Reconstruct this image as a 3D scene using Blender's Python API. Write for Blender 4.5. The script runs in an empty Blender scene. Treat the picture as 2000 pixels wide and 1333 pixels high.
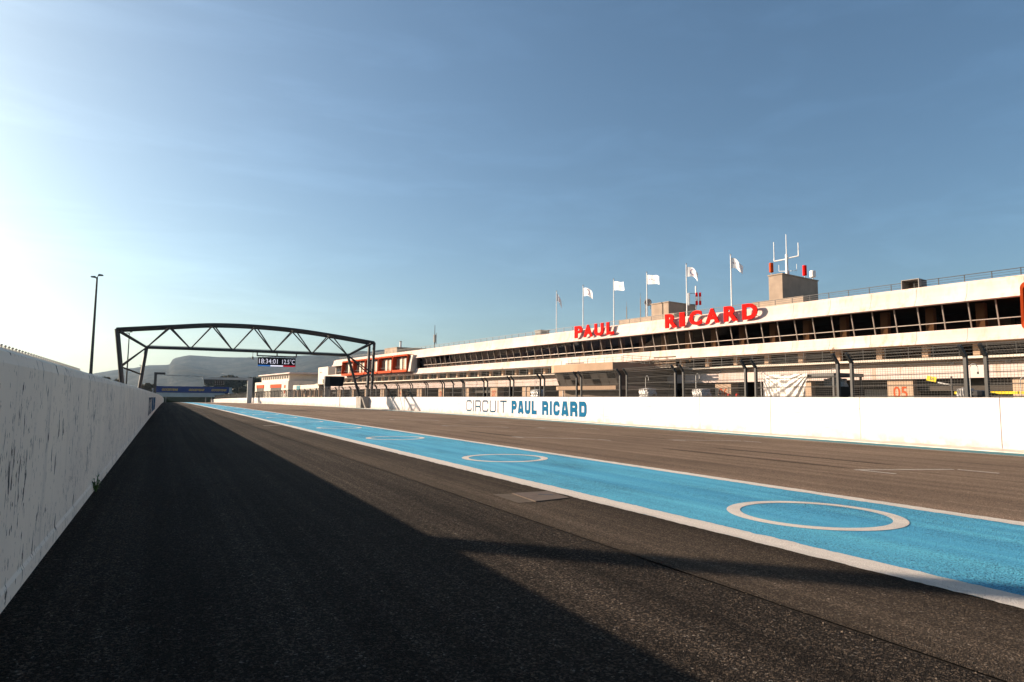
import bpy, bmesh, math, random
import numpy as np
from mathutils import Vector, Matrix, Quaternion
random.seed(7); rng = np.random.default_rng(7)
S = bpy.context.scene
C = S.collection
R = math.radians
# ------------------------------------------------------------------ camera
CH = 1.30                                   # eye height
YAW, PITCH, ROLL, FPX = 0.494, 0.0893, 0.008, 1252.2
_fw = Vector((math.sin(YAW)*math.cos(PITCH), math.cos(YAW)*math.cos(PITCH), math.sin(PITCH)))
_r0 = Vector((math.cos(YAW), -math.sin(YAW), 0)); _u0 = _r0.cross(_fw)
_r = _r0*math.cos(ROLL)+_u0*math.sin(ROLL); _u = -_r0*math.sin(ROLL)+_u0*math.cos(ROLL)
cam = bpy.data.cameras.new('camera'); camo = bpy.data.objects.new('camera', cam); C.objects.link(camo)
camo.matrix_world = Matrix(((_r.x,_u.x,-_fw.x,0),(_r.y,_u.y,-_fw.y,0),(_r.z,_u.z,-_fw.z,CH),(0,0,0,1)))
cam.sensor_width = 36; cam.lens = 36*FPX/2000; cam.clip_start = .05; cam.clip_end = 20000
S.camera = camo
# ------------------------------------------------------------------ sky, sun, exposure
SUN_EL = R(18.9); SUN_AZ = math.atan2(-.683, .7306)          # azimuth from +Y towards +X
sdir = Vector((math.sin(SUN_AZ)*math.cos(SUN_EL), math.cos(SUN_AZ)*math.cos(SUN_EL), math.sin(SUN_EL)))
W = bpy.data.worlds.new('World'); S.world = W; W.use_nodes = True
wn = W.node_tree; bg = wn.nodes['Background']
sky = wn.nodes.new('ShaderNodeTexSky'); sky.sky_type = 'NISHITA'; sky.sun_disc = False
sky.sun_elevation = SUN_EL; sky.sun_rotation = SUN_AZ
sky.air_density = 1.0; sky.dust_density = 3.0; sky.ozone_density = 3.2; sky.altitude = 400
tcw = wn.nodes.new('ShaderNodeTexCoord'); mpw = wn.nodes.new('ShaderNodeMapping'); mpw.inputs['Scale'].default_value = (1.2,3.2,9); mpw.inputs['Rotation'].default_value = (.12,.1,.5)
nzw = wn.nodes.new('ShaderNodeTexNoise'); nzw.inputs['Scale'].default_value = 2.2; nzw.inputs['Detail'].default_value = 7; nzw.inputs['Roughness'].default_value = .62; nzw.inputs['Distortion'].default_value = .5
mrw = wn.nodes.new('ShaderNodeMapRange'); mrw.inputs[1].default_value = .48; mrw.inputs[2].default_value = .80; mrw.inputs[3].default_value = 1.0; mrw.inputs[4].default_value = 1.14
scw = wn.nodes.new('ShaderNodeVectorMath'); scw.operation = 'SCALE'          # thin high cirrus, all over the sky
wn.links.new(tcw.outputs['Generated'], mpw.inputs[0]); wn.links.new(mpw.outputs[0], nzw.inputs['Vector']); wn.links.new(nzw.outputs['Fac'], mrw.inputs[0])
wn.links.new(sky.outputs[0], scw.inputs[0]); wn.links.new(mrw.outputs[0], scw.inputs['Scale']); wbw = wn.nodes.new('ShaderNodeVectorMath'); wbw.operation = 'MULTIPLY'; wbw.inputs[1].default_value = (.92, 1.0, .94)     # white balance
wn.links.new(scw.outputs[0], wbw.inputs[0]); wn.links.new(wbw.outputs[0], bg.inputs[0]); bg.inputs[1].default_value = .060
sl = bpy.data.lights.new('sun', 'SUN'); sl.energy = 5; sl.angle = R(.53); sl.color = (1, .80, .61)
so = bpy.data.objects.new('sun', sl); C.objects.link(so); so.rotation_euler = sdir.to_track_quat('Z', 'Y').to_euler()
so.location = sdir*60
vs = S.view_settings; vs.view_transform = 'Standard'; vs.look = 'None'; vs.gamma = 1; vs.exposure = 1.4
try: vs.use_curve_mapping = False
except Exception: pass
# ------------------------------------------------------------------ helpers
KC = 1.56e-5
def zg(y):                                  # height of the ground: a long gentle crest
    if y <= 0: return 0.0
    if y < 320: return -KC*y*y
    return max(-KC*320*320-.00998*(y-320), -4.0)
def ray(px, py):
    d = _fw*FPX+_r*(px-1000)-_u*(py-667); return d/math.hypot(d.x, d.y)
def at(px, py, Y):                          # point on the plane y = Y
    d = ray(px, py); t = Y/d.y; return Vector((d.x*t, Y, CH+d.z*t))
def gp(px, py):                             # point on the ground
    d = ray(px, py); a = KC*d.y*d.y; b = d.z; q = b*b-4*a*CH
    t = (-b-math.sqrt(max(q, 0)))/(2*a); return Vector((d.x*t, d.y*t, CH+d.z*t))
def tag(o, label=None, cat=None, group=None, kind=None):
    if label: o['label'] = label
    if cat: o['category'] = cat
    if group: o['group'] = group
    if kind: o['kind'] = kind
    return o
def empty(name, loc=(0,0,0), rz=0, label=None, cat=None, group=None):
    o = bpy.data.objects.new(name, None); C.objects.link(o); o.location = loc; o.rotation_euler = (0,0,rz)
    o.empty_display_size = .1
    return tag(o, label, cat, group)
def inst(o, parent=None, loc=None, rz=None):
    c = o.copy(); C.objects.link(c); c.parent = parent
    if loc is not None: c.location = loc
    if rz is not None: c.rotation_euler = (0,0,rz)
    return c
def copy_tree(o, parent=None):
    c = o.copy(); C.objects.link(c); c.parent = parent
    for ch in list(o.children): copy_tree(ch, c)
    return c
class MB:
    def __init__(s): s.v = []; s.f = []
    def add(s, vs, fs):
        k = len(s.v); s.v += [tuple(p) for p in vs]; s.f += [tuple(i+k for i in f) for f in fs]; return s
    def box(s, x0, x1, y0, y1, z0, z1):
        return s.add([(x0,y0,z0),(x1,y0,z0),(x1,y1,z0),(x0,y1,z0),(x0,y0,z1),(x1,y0,z1),(x1,y1,z1),(x0,y1,z1)],
                     [(3,2,1,0),(4,5,6,7),(0,1,5,4),(1,2,6,5),(2,3,7,6),(3,0,4,7)])
    def bar(s, a, b, w, h=None, up=(0,0,1)):          # rectangular bar
        a = Vector(a); b = Vector(b); d = (b-a).normalized(); h = h or w
        u = Vector(up)
        if abs(d.dot(u)) > .99: u = Vector((1,0,0))
        x = d.cross(u).normalized(); z = x.cross(d).normalized(); P = []
        for q in (a, b):
            for sx, sz in ((-1,-1),(1,-1),(1,1),(-1,1)): P.append(q+x*sx*w/2+z*sz*h/2)
        return s.add(P, [(3,2,1,0),(4,5,6,7),(0,1,5,4),(1,2,6,5),(2,3,7,6),(3,0,4,7)])
    def tube(s, a, b, r0, r1=None, n=8, cap=True):
        a = Vector(a); b = Vector(b); d = (b-a).normalized(); r1 = r0 if r1 is None else r1
        u = Vector((0,0,1)) if abs(d.z) < .95 else Vector((1,0,0))
        x = d.cross(u).normalized(); z = x.cross(d); P = []
        for q, r in ((a,r0),(b,r1)):
            for i in range(n):
                t = 2*math.pi*i/n; P.append(q+x*math.cos(t)*r+z*math.sin(t)*r)
        F = [(i,(i+1)%n,n+(i+1)%n,n+i) for i in range(n)]
        if cap: F += [tuple(range(n-1,-1,-1)), tuple(range(n,2*n))]
        return s.add(P, F)
    def path(s, pts, r, n=6):
        for a, b in zip(pts, pts[1:]): s.tube(a, b, r, n=n)
        return s
    def lathe(s, prof, n=14, o=(0,0,0)):              # prof = [(r,z)]
        P = []; m = len(prof)
        for r, z in prof:
            for i in range(n):
                t = 2*math.pi*i/n; P.append((o[0]+r*math.cos(t), o[1]+r*math.sin(t), o[2]+z))
        F = [(j*n+i, j*n+(i+1)%n, (j+1)*n+(i+1)%n, (j+1)*n+i) for j in range(m-1) for i in range(n)]
        F += [tuple(range(n-1,-1,-1)), tuple(range((m-1)*n, m*n))]
        return s.add(P, F)
    def extr(s, prof, y0, y1):                        # closed (x,z) profile extruded along y
        n = len(prof); P = [(x,y0,z) for x,z in prof]+[(x,y1,z) for x,z in prof]
        F = [(i,(i+1)%n,n+(i+1)%n,n+i) for i in range(n)]+[tuple(range(n-1,-1,-1)), tuple(range(n,2*n))]
        return s.add(P, F)
    def quad(s, *p): return s.add(p, [tuple(range(len(p)))])
    def mesh(s, name, m):
        me = bpy.data.meshes.new(name); me.from_pydata(s.v, [], s.f); me.update()
        bm = bmesh.new(); bm.from_mesh(me); bmesh.ops.recalc_face_normals(bm, faces=bm.faces[:]); bm.to_mesh(me); bm.free()
        if m: me.materials.append(m)
        return me
    def build(s, name, m, parent=None, loc=(0,0,0), rz=0, bevel=0, smooth=False):
        me = s.mesh(name, m); o = bpy.data.objects.new(name, me); C.objects.link(o)
        o.parent = parent; o.location = loc; o.rotation_euler = (0,0,rz)
        if bevel:
            b = o.modifiers.new('bevel','BEVEL'); b.width = bevel; b.segments = 2; b.limit_method = 'ANGLE'; b.angle_limit = R(40)
        if smooth:
            for p in me.polygons: p.use_smooth = True
        return o
# ------------------------------------------------------------------ materials
class NT:
    def __init__(s, name):
        s.m = bpy.data.materials.new(name); s.m.use_nodes = True; s.t = s.m.node_tree
        s.b = s.t.nodes['Principled BSDF']; s.out = s.t.nodes['Material Output']; s._p = None
    def n(s, ty, **kw):
        nd = s.t.nodes.new(ty)
        for k, v in kw.items(): setattr(nd, k, v)
        return nd
    def l(s, a, b): s.t.links.new(a, b)
    def pos(s):
        if not s._p: s._p = s.n('ShaderNodeNewGeometry')
        return s._p.outputs['Position']
    def mapped(s, scale=(1,1,1), src=None):
        m = s.n('ShaderNodeMapping'); m.inputs['Scale'].default_value = scale; s.l(src or s.pos(), m.inputs['Vector']); return m.outputs[0]
    def noise(s, scale, detail=3, rough=.55, st=(1,1,1), src=None, dist=0):
        k = s.n('ShaderNodeTexNoise'); k.inputs['Scale'].default_value = scale; k.inputs['Detail'].default_value = detail
        k.inputs['Roughness'].default_value = rough; k.inputs['Distortion'].default_value = dist
        s.l(s.mapped(st, src), k.inputs['Vector']); return k.outputs['Fac']
    def vor(s, scale, st=(1,1,1), out='Distance', feat='F1'):
        k = s.n('ShaderNodeTexVoronoi'); k.feature = feat; k.inputs['Scale'].default_value = scale; s.l(s.mapped(st), k.inputs['Vector']); return k.outputs[out]
    def ramp(s, f, a, b, va=0., vb=1.):
        r = s.n('ShaderNodeMapRange'); r.inputs[1].default_value = a; r.inputs[2].default_value = b; r.inputs[3].default_value = va; r.inputs[4].default_value = vb
        s.l(f, r.inputs[0]); return r.outputs[0]
    def math(s, op, a, b=None):
        k = s.n('ShaderNodeMath', operation=op)
        for i, q in enumerate((a, b)):
            if q is None: continue
            if isinstance(q, (int, float)): k.inputs[i].default_value = q
            else: s.l(q, k.inputs[i])
        return k.outputs[0]
    def mix(s, f, a, b, mode='MIX'):
        k = s.n('ShaderNodeMix', data_type='RGBA', blend_type=mode)
        if isinstance(f, (int, float)): k.inputs[0].default_value = f
        else: s.l(f, k.inputs[0])
        for i, q in ((6, a), (7, b)):
            if isinstance(q, tuple): k.inputs[i].default_value = (*q, 1)
            else: s.l(q, k.inputs[i])
        return k.outputs[2]
    def bump(s, h, strength=.3, dist=.01):
        k = s.n('ShaderNodeBump'); k.inputs['Strength'].default_value = strength; k.inputs['Distance'].default_value = dist
        s.l(h, k.inputs['Height']); s.l(k.outputs[0], s.b.inputs['Normal'])
    def fin(s, col, rough=.7, spec=.3, metal=0):
        if isinstance(col, tuple): s.b.inputs['Base Color'].default_value = (*col, 1)
        else: s.l(col, s.b.inputs['Base Color'])
        if isinstance(rough, (int, float)): s.b.inputs['Roughness'].default_value = rough
        else: s.l(rough, s.b.inputs['Roughness'])
        s.b.inputs['Specular IOR Level'].default_value = spec; s.b.inputs['Metallic'].default_value = metal
        return s.m
def mk(name, c1, c2=None, scale=4, rough=.85, bump=0, bscale=60, metal=0, spec=.06, st=(1,1,1), bd=.005):
    k = NT(name)
    if c2: col = k.mix(k.ramp(k.noise(scale, 4, .6, st), .35, .65), c1, c2)
    else: col = c1
    if bump: k.bump(k.noise(bscale, 3), bump, bd)
    return k.fin(col, rough, spec, metal)
def asphalt(name, base, light, big=.5, gs=150, bs=.7, streak=.35, bd=.012):
    k = NT(name)
    v = k.vor(gs); g = k.noise(gs*.6, 2, .6)
    cell = k.vor(gs*.8, out='Color')
    sep = k.n('ShaderNodeSeparateColor'); k.l(cell, sep.inputs[0])
    col = k.mix(k.ramp(sep.outputs[0], .55, 1), base, light)
    bright = k.ramp(sep.outputs[1], .975, .995)                     # pale aggregate
    col = k.mix(k.math('MULTIPLY', bright, .75), col, (.30,.26,.22))
    stn = k.noise(1, 3, .6, (2.2,.035,1)); pat = k.noise(.45, 4, .6, (1,.5,1))
    st2 = k.noise(1, 2, .5, (9,.02,1)); dark = k.math('MULTIPLY', k.math('MULTIPLY', k.ramp(stn, .35, .68, 1-streak, 1.12), k.ramp(st2, .35, .7, 1-streak*.35, 1+streak*.35)), k.ramp(pat, .3, .7, 1-big*.4, 1+big*.25))
    col2 = k.mix(1, col, (1,1,1), 'MULTIPLY')
    vm = k.n('ShaderNodeVectorMath', operation='SCALE'); k.l(col2, vm.inputs[0]); k.l(dark, vm.inputs['Scale'])
    h = k.math('ADD', k.ramp(v, 0, .6, 1, 0), k.math('MULTIPLY', g, .8))
    k.bump(h, bs, bd)
    return k.fin(vm.outputs[0], .95, .07)
def paint(name, base, under, wear=.62, dark=None, gs=110):
    k = NT(name)
    sp = k.noise(gs, 3, .65); big = k.noise(1.2, 4, .6, (1,.25,1)); stn = k.noise(1, 4, .6, (3.2,.06,1))
    b2 = dark or tuple(c*.72 for c in base)
    col = k.mix(k.ramp(stn, .36, .66), b2, base)
    m = k.ramp(k.math('ADD', sp, k.math('MULTIPLY', k.math('SUBTRACT', big, .5), .42)), wear, wear+.09)
    col = k.mix(m, col, under)
    k.bump(k.math('ADD', sp, k.ramp(k.vor(gs), 0, .6, 1, 0)), 1.0, .018)
    return k.fin(col, .85, .1)
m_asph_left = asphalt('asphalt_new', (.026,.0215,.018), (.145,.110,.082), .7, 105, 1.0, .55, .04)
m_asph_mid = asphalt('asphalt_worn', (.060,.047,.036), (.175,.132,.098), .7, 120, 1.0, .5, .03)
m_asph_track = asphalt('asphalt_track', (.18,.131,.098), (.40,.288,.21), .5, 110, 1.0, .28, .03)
m_asph_pit = asphalt('asphalt_pit', (.075,.07,.064), (.10,.09,.08), .4, 60, .4)
m_blue = paint('blue_paint', (.10,.40,.56), (.022,.085,.15), .545, (.060,.29,.48), 70)
m_white_line = paint('white_line_paint', (.72,.66,.60), (.14,.12,.10), .60, (.60,.56,.52))
m_thin_white = paint('thin_line_paint', (.58,.54,.49), (.10,.09,.075), .56)
m_teal = paint('teal_paint', (.10,.26,.30), (.2,.2,.2), .66)
m_kerb = mk('kerb_concrete', (.55,.50,.44), (.42,.37,.32), 3, .85, .3)
m_dirt = mk('dry_ground', (.16,.13,.09), (.10,.09,.05), .05, .95)
def left_wall_mat():
    k = NT('flaking_wall_paint')
    a = k.noise(1, 4, .55, (1,15,3.4), dist=.6); msk = k.noise(1.6, 3, .5, (1,1,1)); fine = k.noise(1, 3, .55, (1,38,10))
    f1 = k.ramp(k.math('ADD', a, k.math('MULTIPLY', k.math('SUBTRACT', msk, .5), .20)), .645, .652)
    f2 = k.ramp(k.math('ADD', fine, k.math('MULTIPLY', k.math('SUBTRACT', msk, .5), .20)), .665, .675)
    chip = k.math('MAXIMUM', f1, f2)
    blotch = k.noise(.8, 5, .6)
    col = k.mix(k.ramp(blotch, .35, .7), (.88,.765,.62), (.79,.69,.57))
    run = k.noise(1, 4, .6, (1,5,.35)); col = k.mix(k.ramp(run, .58, .72, 0, .35), col, (.50,.44,.37))
    edge = k.ramp(k.math('ADD', a, k.math('MULTIPLY', k.math('SUBTRACT', msk, .5), .20)), .625, .645)
    col = k.mix(k.math('MULTIPLY', edge, .35), col, (.36,.31,.27))
    col = k.mix(chip, col, (.055,.05,.045))
    h = k.math('ADD', k.math('MULTIPLY', chip, -1), k.math('MULTIPLY', k.noise(40, 4, .6), .35))
    k.bump(h, .5, .006)
    return k.fin(col, .9, .1)
m_leftwall = left_wall_mat()
def pit_wall_mat():
    k = NT('white_wall_paint')
    col = k.mix(k.ramp(k.noise(1, 4, .6, (1,1,.5)), .4, .7), (.56,.525,.52), (.48,.445,.435))
    sp = k.ramp(k.noise(9, 4, .7), .70, .73); col = k.mix(sp, col, (.25,.2,.16))
    sepx = k.n('ShaderNodeSeparateXYZ'); k.l(k.pos(), sepx.inputs[0])
    base = k.math('MULTIPLY', k.ramp(sepx.outputs[2], .42, .0), k.ramp(k.noise(2.2, 5, .7), .38, .60))
    scf = k.math('MULTIPLY', k.ramp(k.noise(1, 4, .65, (1,.5,6)), .62, .70), .5); col = k.mix(scf, col, (.26,.23,.20))
    col = k.mix(k.math('MULTIPLY', base, .7), col, (.27,.20,.15))
    k.bump(k.noise(25, 4), .2, .004)
    return k.fin(col, .9, .05)
m_pitwall = pit_wall_mat()
def fascia_mat():
    k = NT('white_fascia_concrete')
    col = k.mix(k.ramp(k.noise(.35, 4, .6), .35, .7), (.62,.505,.465), (.52,.41,.365))
    st = k.math('MULTIPLY', k.ramp(k.noise(1, 4, .65, (2.2,2.2,.5)), .50, .68), k.ramp(k.noise(.25, 2), .35, .55))
    col = k.mix(k.math('MULTIPLY', st, .75), col, (.42,.31,.22))
    k.bump(k.noise(18, 4), .15, .006)
    return k.fin(col, .9, .05)
m_fascia = fascia_mat()
m_tan = mk('tan_concrete', (.40,.275,.19), (.34,.235,.16), .9, .85, .25, 30)
m_tan_dark = mk('weathered_concrete', (.36,.28,.215), (.27,.21,.165), .8, .88, .3, 30)
m_cream = mk('cream_render', (.64,.56,.47), (.56,.49,.41), .7, .8, .15, 30)
m_grey_conc = mk('grey_concrete', (.30,.28,.26), (.24,.22,.20), 1.2, .85, .2, 25)
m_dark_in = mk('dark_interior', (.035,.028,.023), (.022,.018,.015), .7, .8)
m_brown = mk('brown_panel', (.16,.115,.085), (.12,.09,.065), .9, .7)
m_black = mk('black_steel', (.02,.019,.019), (.032,.03,.029), 3, .5, .1, 30, 0, .45)
m_post = mk('grey_steel_post', (.016,.016,.017), (.024,.0235,.023), 4, .5, .1, 40, .3, .4)
m_wire = mk('galvanised_wire', (.085,.08,.075), (.06,.057,.054), 9, .7, 0, 40, .2, .1)
m_white = mk('white_paint_metal', (.80,.79,.77), (.74,.73,.71), 3, .4)
m_mull = mk('mullion_aluminium', (.30,.25,.22), (.24,.20,.17), 2, .45, 0, 40, .3)
m_red = mk('red_sign_paint', (.72,.008,.005), (.62,.007,.005), .8, .85)
m_orange = mk('orange_plastic', (.45,.062,.013), (.38,.05,.011), 1.5, .8)
m_orange_num = mk('orange_stencil_paint', (.50,.075,.015), (.42,.08,.025), 6, .7)
m_bluetxt = mk('blue_lettering', (.005,.075,.16), (.006,.09,.18), 5, .9)
m_navytxt = mk('slate_lettering', (.008,.04,.08), (.01,.05,.09), 5, .9)
m_steel = mk('plain_steel', (.35,.34,.33), (.28,.27,.26), 4, .4, 0, 40, .6)
m_grey_pane = mk('grey_shutter', (.075,.064,.055), (.055,.048,.042), .8, .55)
m_banner = mk('navy_banner', (.012,.03,.14), (.014,.035,.16), 1, .6)
m_yellowtxt = mk('yellow_lettering', (.72,.42,.06), None, 1, .6)
m_white_beam = mk('pale_grey_beam', (.42,.43,.42), (.36,.37,.36), .6, .7)
m_yellow = mk('yellow_plastic', (.66,.50,.03), (.58,.42,.03), 4, .5)
m_green = mk('green_plastic', (.03,.22,.07), (.03,.18,.06), 4, .5)
m_skin = mk('skin', (.42,.25,.17), (.38,.22,.15), 9, .55)
m_darkcloth = mk('dark_cloth', (.03,.03,.035), (.05,.05,.055), 12, .9)
m_redcloth = mk('red_cloth', (.45,.03,.02), (.38,.025,.02), 12, .9)
m_bluecloth = mk('blue_cloth', (.05,.09,.2), (.06,.1,.22), 12, .9)
m_hair = mk('hair', (.03,.022,.018), (.05,.035,.025), 30, .6)
m_plastic_wrap = mk('clear_wrap', (.36,.345,.33), (.18,.17,.165), 14, .25, .7, 22, 0, .6, bd=.03)
m_dish = mk('dish_grey', (.30,.27,.26), None, 1, .5)
m_manhole = mk('cast_plate', (.10,.075,.058), (.13,.10,.078), 6, .6, .4, 70, .2)
def tarp_mat():
    k = NT('silver_tarpaulin')
    f = k.noise(1, 5, .65, (1,7,2.2), dist=1.2); k.bump(f, .5, .04)
    return k.fin((.27,.25,.235), .42, .4, .3)
m_tarp = tarp_mat()
def glass_mat(name, tint, refl=.10):
    k = NT(name)
    tr = k.n('ShaderNodeBsdfTransparent'); tr.inputs[0].default_value = (*tint, 1)
    gl = k.n('ShaderNodeBsdfGlossy'); gl.inputs['Roughness'].default_value = .03; gl.inputs['Color'].default_value = (.9,.9,.9,1)
    fr = k.n('ShaderNodeFresnel'); fr.inputs[0].default_value = 1.45
    mx = k.n('ShaderNodeMixShader'); k.l(k.math('MULTIPLY', fr.outputs[0], refl*8), mx.inputs[0]); k.l(tr.outputs[0], mx.inputs[1]); k.l(gl.outputs[0], mx.inputs[2])
    k.l(mx.outputs[0], k.out.inputs[0]); return k.m
m_glass = glass_mat('bronze_glass', (.42,.36,.30), .018)
m_glass_dark = glass_mat('dark_glass', (.30,.27,.24), .03)
def emit_mat(name, col, s):
    k = NT(name); k.b.inputs['Emission Color'].default_value = (*col, 1); k.b.inputs['Emission Strength'].default_value = s
    return k.fin((.01,.01,.01), .5)
m_led_white = emit_mat('led_white', (.82,.80,.95), .42)
m_led_blue = emit_mat('led_blue', (.03,.16,.5), .35)
m_led_red = emit_mat('led_red', (.5,.01,.03), .35)
m_led_black = mk('led_black', (.008,.008,.011), None, 1, .5)
def leaf_mat(name, a, b):
    k = NT(name); g = k.n('ShaderNodeNewGeometry')
    col = k.mix(g.outputs['Random Per Island'], a, b)
    k.b.inputs['Transmission Weight'].default_value = 0
    return k.fin(col, .6, .2)
m_leaf = leaf_mat('pine_needles', (.016,.020,.008), (.045,.042,.017))
m_leaf2 = leaf_mat('scrub_leaves', (.030,.030,.010), (.085,.062,.022))
m_weed = leaf_mat('weed_leaves', (.04,.09,.02), (.09,.15,.035))
m_drytuft = leaf_mat('dry_tuft', (.22,.13,.06), (.34,.22,.11))
m_bark = mk('bark', (.09,.06,.045), (.06,.042,.03), 4, .9)
def hill_mat():
    k = NT('scrub_hillside')
    col = k.mix(k.ramp(k.noise(.012, 6, .65), .38, .62), (.008,.011,.010), (.040,.040,.034))
    col = k.mix(k.ramp(k.noise(.03, 5, .7, (1,1,3)), .60, .72), col, (.15,.135,.115))
    k.bump(k.noise(.02, 6, .75), 1, 14)
    return k.fin(col, .95, .05)
m_hill = hill_mat()
m_wood = mk('wooded_slope', (.022,.032,.015), (.05,.055,.026), .12, .95)
def flag_mat(name, kind):
    k = NT(name); uv = k.n('ShaderNodeUVMap'); s = k.n('ShaderNodeSeparateXYZ'); k.l(uv.outputs[0], s.inputs[0])
    u, v = s.outputs[0], s.outputs[1]
    if kind == 0:                                    # a ringed emblem
        dx = k.math('MULTIPLY', k.math('SUBTRACT', u, .52), 1.45); dy = k.math('SUBTRACT', v, .5)
        d = k.math('SQRT', k.math('ADD', k.math('MULTIPLY', dx, dx), k.math('MULTIPLY', dy, dy)))
        ring = k.math('MULTIPLY', k.math('GREATER_THAN', d, .22), k.math('LESS_THAN', d, .34))
        brk = k.ramp(k.noise(11, 2, .5, src=uv.outputs[0]), .42, .5)
        msk = k.math('MULTIPLY', ring, brk)
        ink = k.mix(k.ramp(k.noise(7, 1, .5, src=uv.outputs[0]), .45, .55), (.05,.05,.22), (.35,.06,.14))
    else:                                            # a line of script
        band = k.math('MULTIPLY', k.math('GREATER_THAN', v, .40), k.math('LESS_THAN', v, .60))
        band = k.math('MULTIPLY', band, k.math('GREATER_THAN', u, .12)); band = k.math('MULTIPLY', band, k.math('LESS_THAN', u, .88))
        msk = k.math('MULTIPLY', band, k.ramp(k.noise(1, 2, .5, (16,9,1), src=uv.outputs[0]), .52, .56)); ink = (.20,.16,.26)
    return k.fin(k.mix(msk, (.82,.82,.82), ink), .8, .2)
m_flags = [flag_mat('flag_emblem', 0), flag_mat('flag_script', 1)]
# ------------------------------------------------------------------ text helpers
def text_mesh(txt, size, m, extrude=0, offset=0, shear=0, align='LEFT', space=1):
    cu = bpy.data.curves.new('lettering', 'FONT'); cu.body = txt; cu.size = size; cu.extrude = extrude; cu.offset = offset
    cu.shear = shear; cu.align_x = align; cu.space_character = space; cu.resolution_u = 4
    o = bpy.data.objects.new('lettering', cu); C.objects.link(o)
    dg = bpy.context.evaluated_depsgraph_get(); dg.update()
    me = bpy.data.meshes.new_from_object(o.evaluated_get(dg)); bpy.data.objects.remove(o); bpy.data.curves.remove(cu)
    me.materials.clear(); me.materials.append(m); me.name = 'lettering'
    return me
def fit_mesh(me, w, h):                              # scale a text mesh into a w x h box, origin at its lower left
    a = np.zeros(len(me.vertices)*3); me.vertices.foreach_get('co', a); a = a.reshape(-1,3)
    lo = a.min(0); hi = a.max(0); a[:,0] = (a[:,0]-lo[0])*w/(hi[0]-lo[0]); a[:,1] = (a[:,1]-lo[1])*h/(hi[1]-lo[1])
    me.vertices.foreach_set('co', a.ravel()); me.update(); return me
def mesh_obj(name, me, parent=None):
    o = bpy.data.objects.new(name, me); C.objects.link(o); o.parent = parent; return o
def frame_mat(origin, xdir, ydir):
    x = Vector(xdir).normalized(); y = Vector(ydir).normalized(); z = x.cross(y)
    return Matrix(((x.x,y.x,z.x,origin[0]),(x.y,y.y,z.y,origin[1]),(x.z,y.z,z.z,origin[2]),(0,0,0,1)))
def arc(cx, cy, r, a0, a1, n=5): return [(cx+r*math.cos(R(a0+(a1-a0)*i/n)), cy+r*math.sin(R(a0+(a1-a0)*i/n))) for i in range(n+1)]
def glyph(ch, w, h, t):
    x0, x1, y0, y1 = t/2, w-t/2, t/2, h-t/2; r = min(w*.26, h*.2); m = h*.44; k = h*.24
    if ch == 'C': return [[(x1,y1-k)]+arc(x1-r,y1-r,r,0,90)+arc(x0+r,y1-r,r,90,180)+arc(x0+r,y0+r,r,180,270)+arc(x1-r,y0+r,r,270,360)+[(x1,y0+k)]]
    if ch == 'U': return [[(x0,h)]+arc(x0+r,y0+r,r,180,270)+arc(x1-r,y0+r,r,270,360)+[(x1,h)]]
    if ch == 'I': return [[(w/2,0),(w/2,h)]]
    if ch == 'T': return [[(0,y1),(w,y1)],[(w/2,0),(w/2,h-t)]]
    if ch == 'L': return [[(x0,h),(x0,y0),(w,y0)]]
    if ch == 'P': return [[(x0,0),(x0,h)],[(x0+t/2,y1)]+arc(x1-r,y1-r,r,90,0)+arc(x1-r,m+r,r,0,-90)+[(x0+t/2,m)]]
    if ch == 'R': return [[(x0,0),(x0,h)],[(x0+t/2,y1)]+arc(x1-r,y1-r,r,90,0)+arc(x1-r,m+r,r,0,-90)+[(x0+t/2,m)],[(x1-r*.9,m-t/2)]+arc(x1-r*.7,m-r*.9,r*.7,70,0)+[(x1,0)]]
    if ch == 'A': return [[(x0,0),(w*.36,y1),(w*.64,y1),(x1,0)],[(w*.2,h*.25),(w*.8,h*.25)]]
    if ch == 'D': return [[(x0,0),(x0,h)],[(x0+t/2,y1)]+arc(x1-r,y1-r,r,90,0)+arc(x1-r,y0+r,r,0,-90)+[(x0+t/2,y0)]]
def ribbon(mb, pts, t, z, th=.004):
    n = len(pts); Lp = []; Rp = []
    for i in range(n):
        p = Vector(pts[i]); d0 = (p-Vector(pts[i-1])).normalized() if i else None; d1 = (Vector(pts[i+1])-p).normalized() if i < n-1 else None
        if d0 is None: d0 = d1
        if d1 is None: d1 = d0
        nn = Vector((-(d0.y+d1.y), d0.x+d1.x)).normalized(); c = max(.45, nn.dot(Vector((-d0.y,d0.x)))); o = nn*(t/2/c)
        Lp.append(p+o); Rp.append(p-o)
    P = [(q.x,q.y,z+th) for q in Lp]+[(q.x,q.y,z+th) for q in Rp]+[(q.x,q.y,z-.003) for q in Lp]+[(q.x,q.y,z-.003) for q in Rp]
    F = []
    for i in range(n-1):
        F += [(i,i+1,n+i+1,n+i),(2*n+i,2*n+i+1,i+1,i),(n+i,n+i+1,3*n+i+1,3*n+i)]
    F += [(0,n,3*n,2*n),(n-1,2*n-1,4*n-1,3*n-1)]
    mb.add(P, F)
def glyph_mesh(ch, w, h, t, m):
    mb = MB()
    for i, pl in enumerate(glyph(ch, w, h, t)): ribbon(mb, pl, t, i*.0015)
    return mb.mesh('lettering', m)
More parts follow.
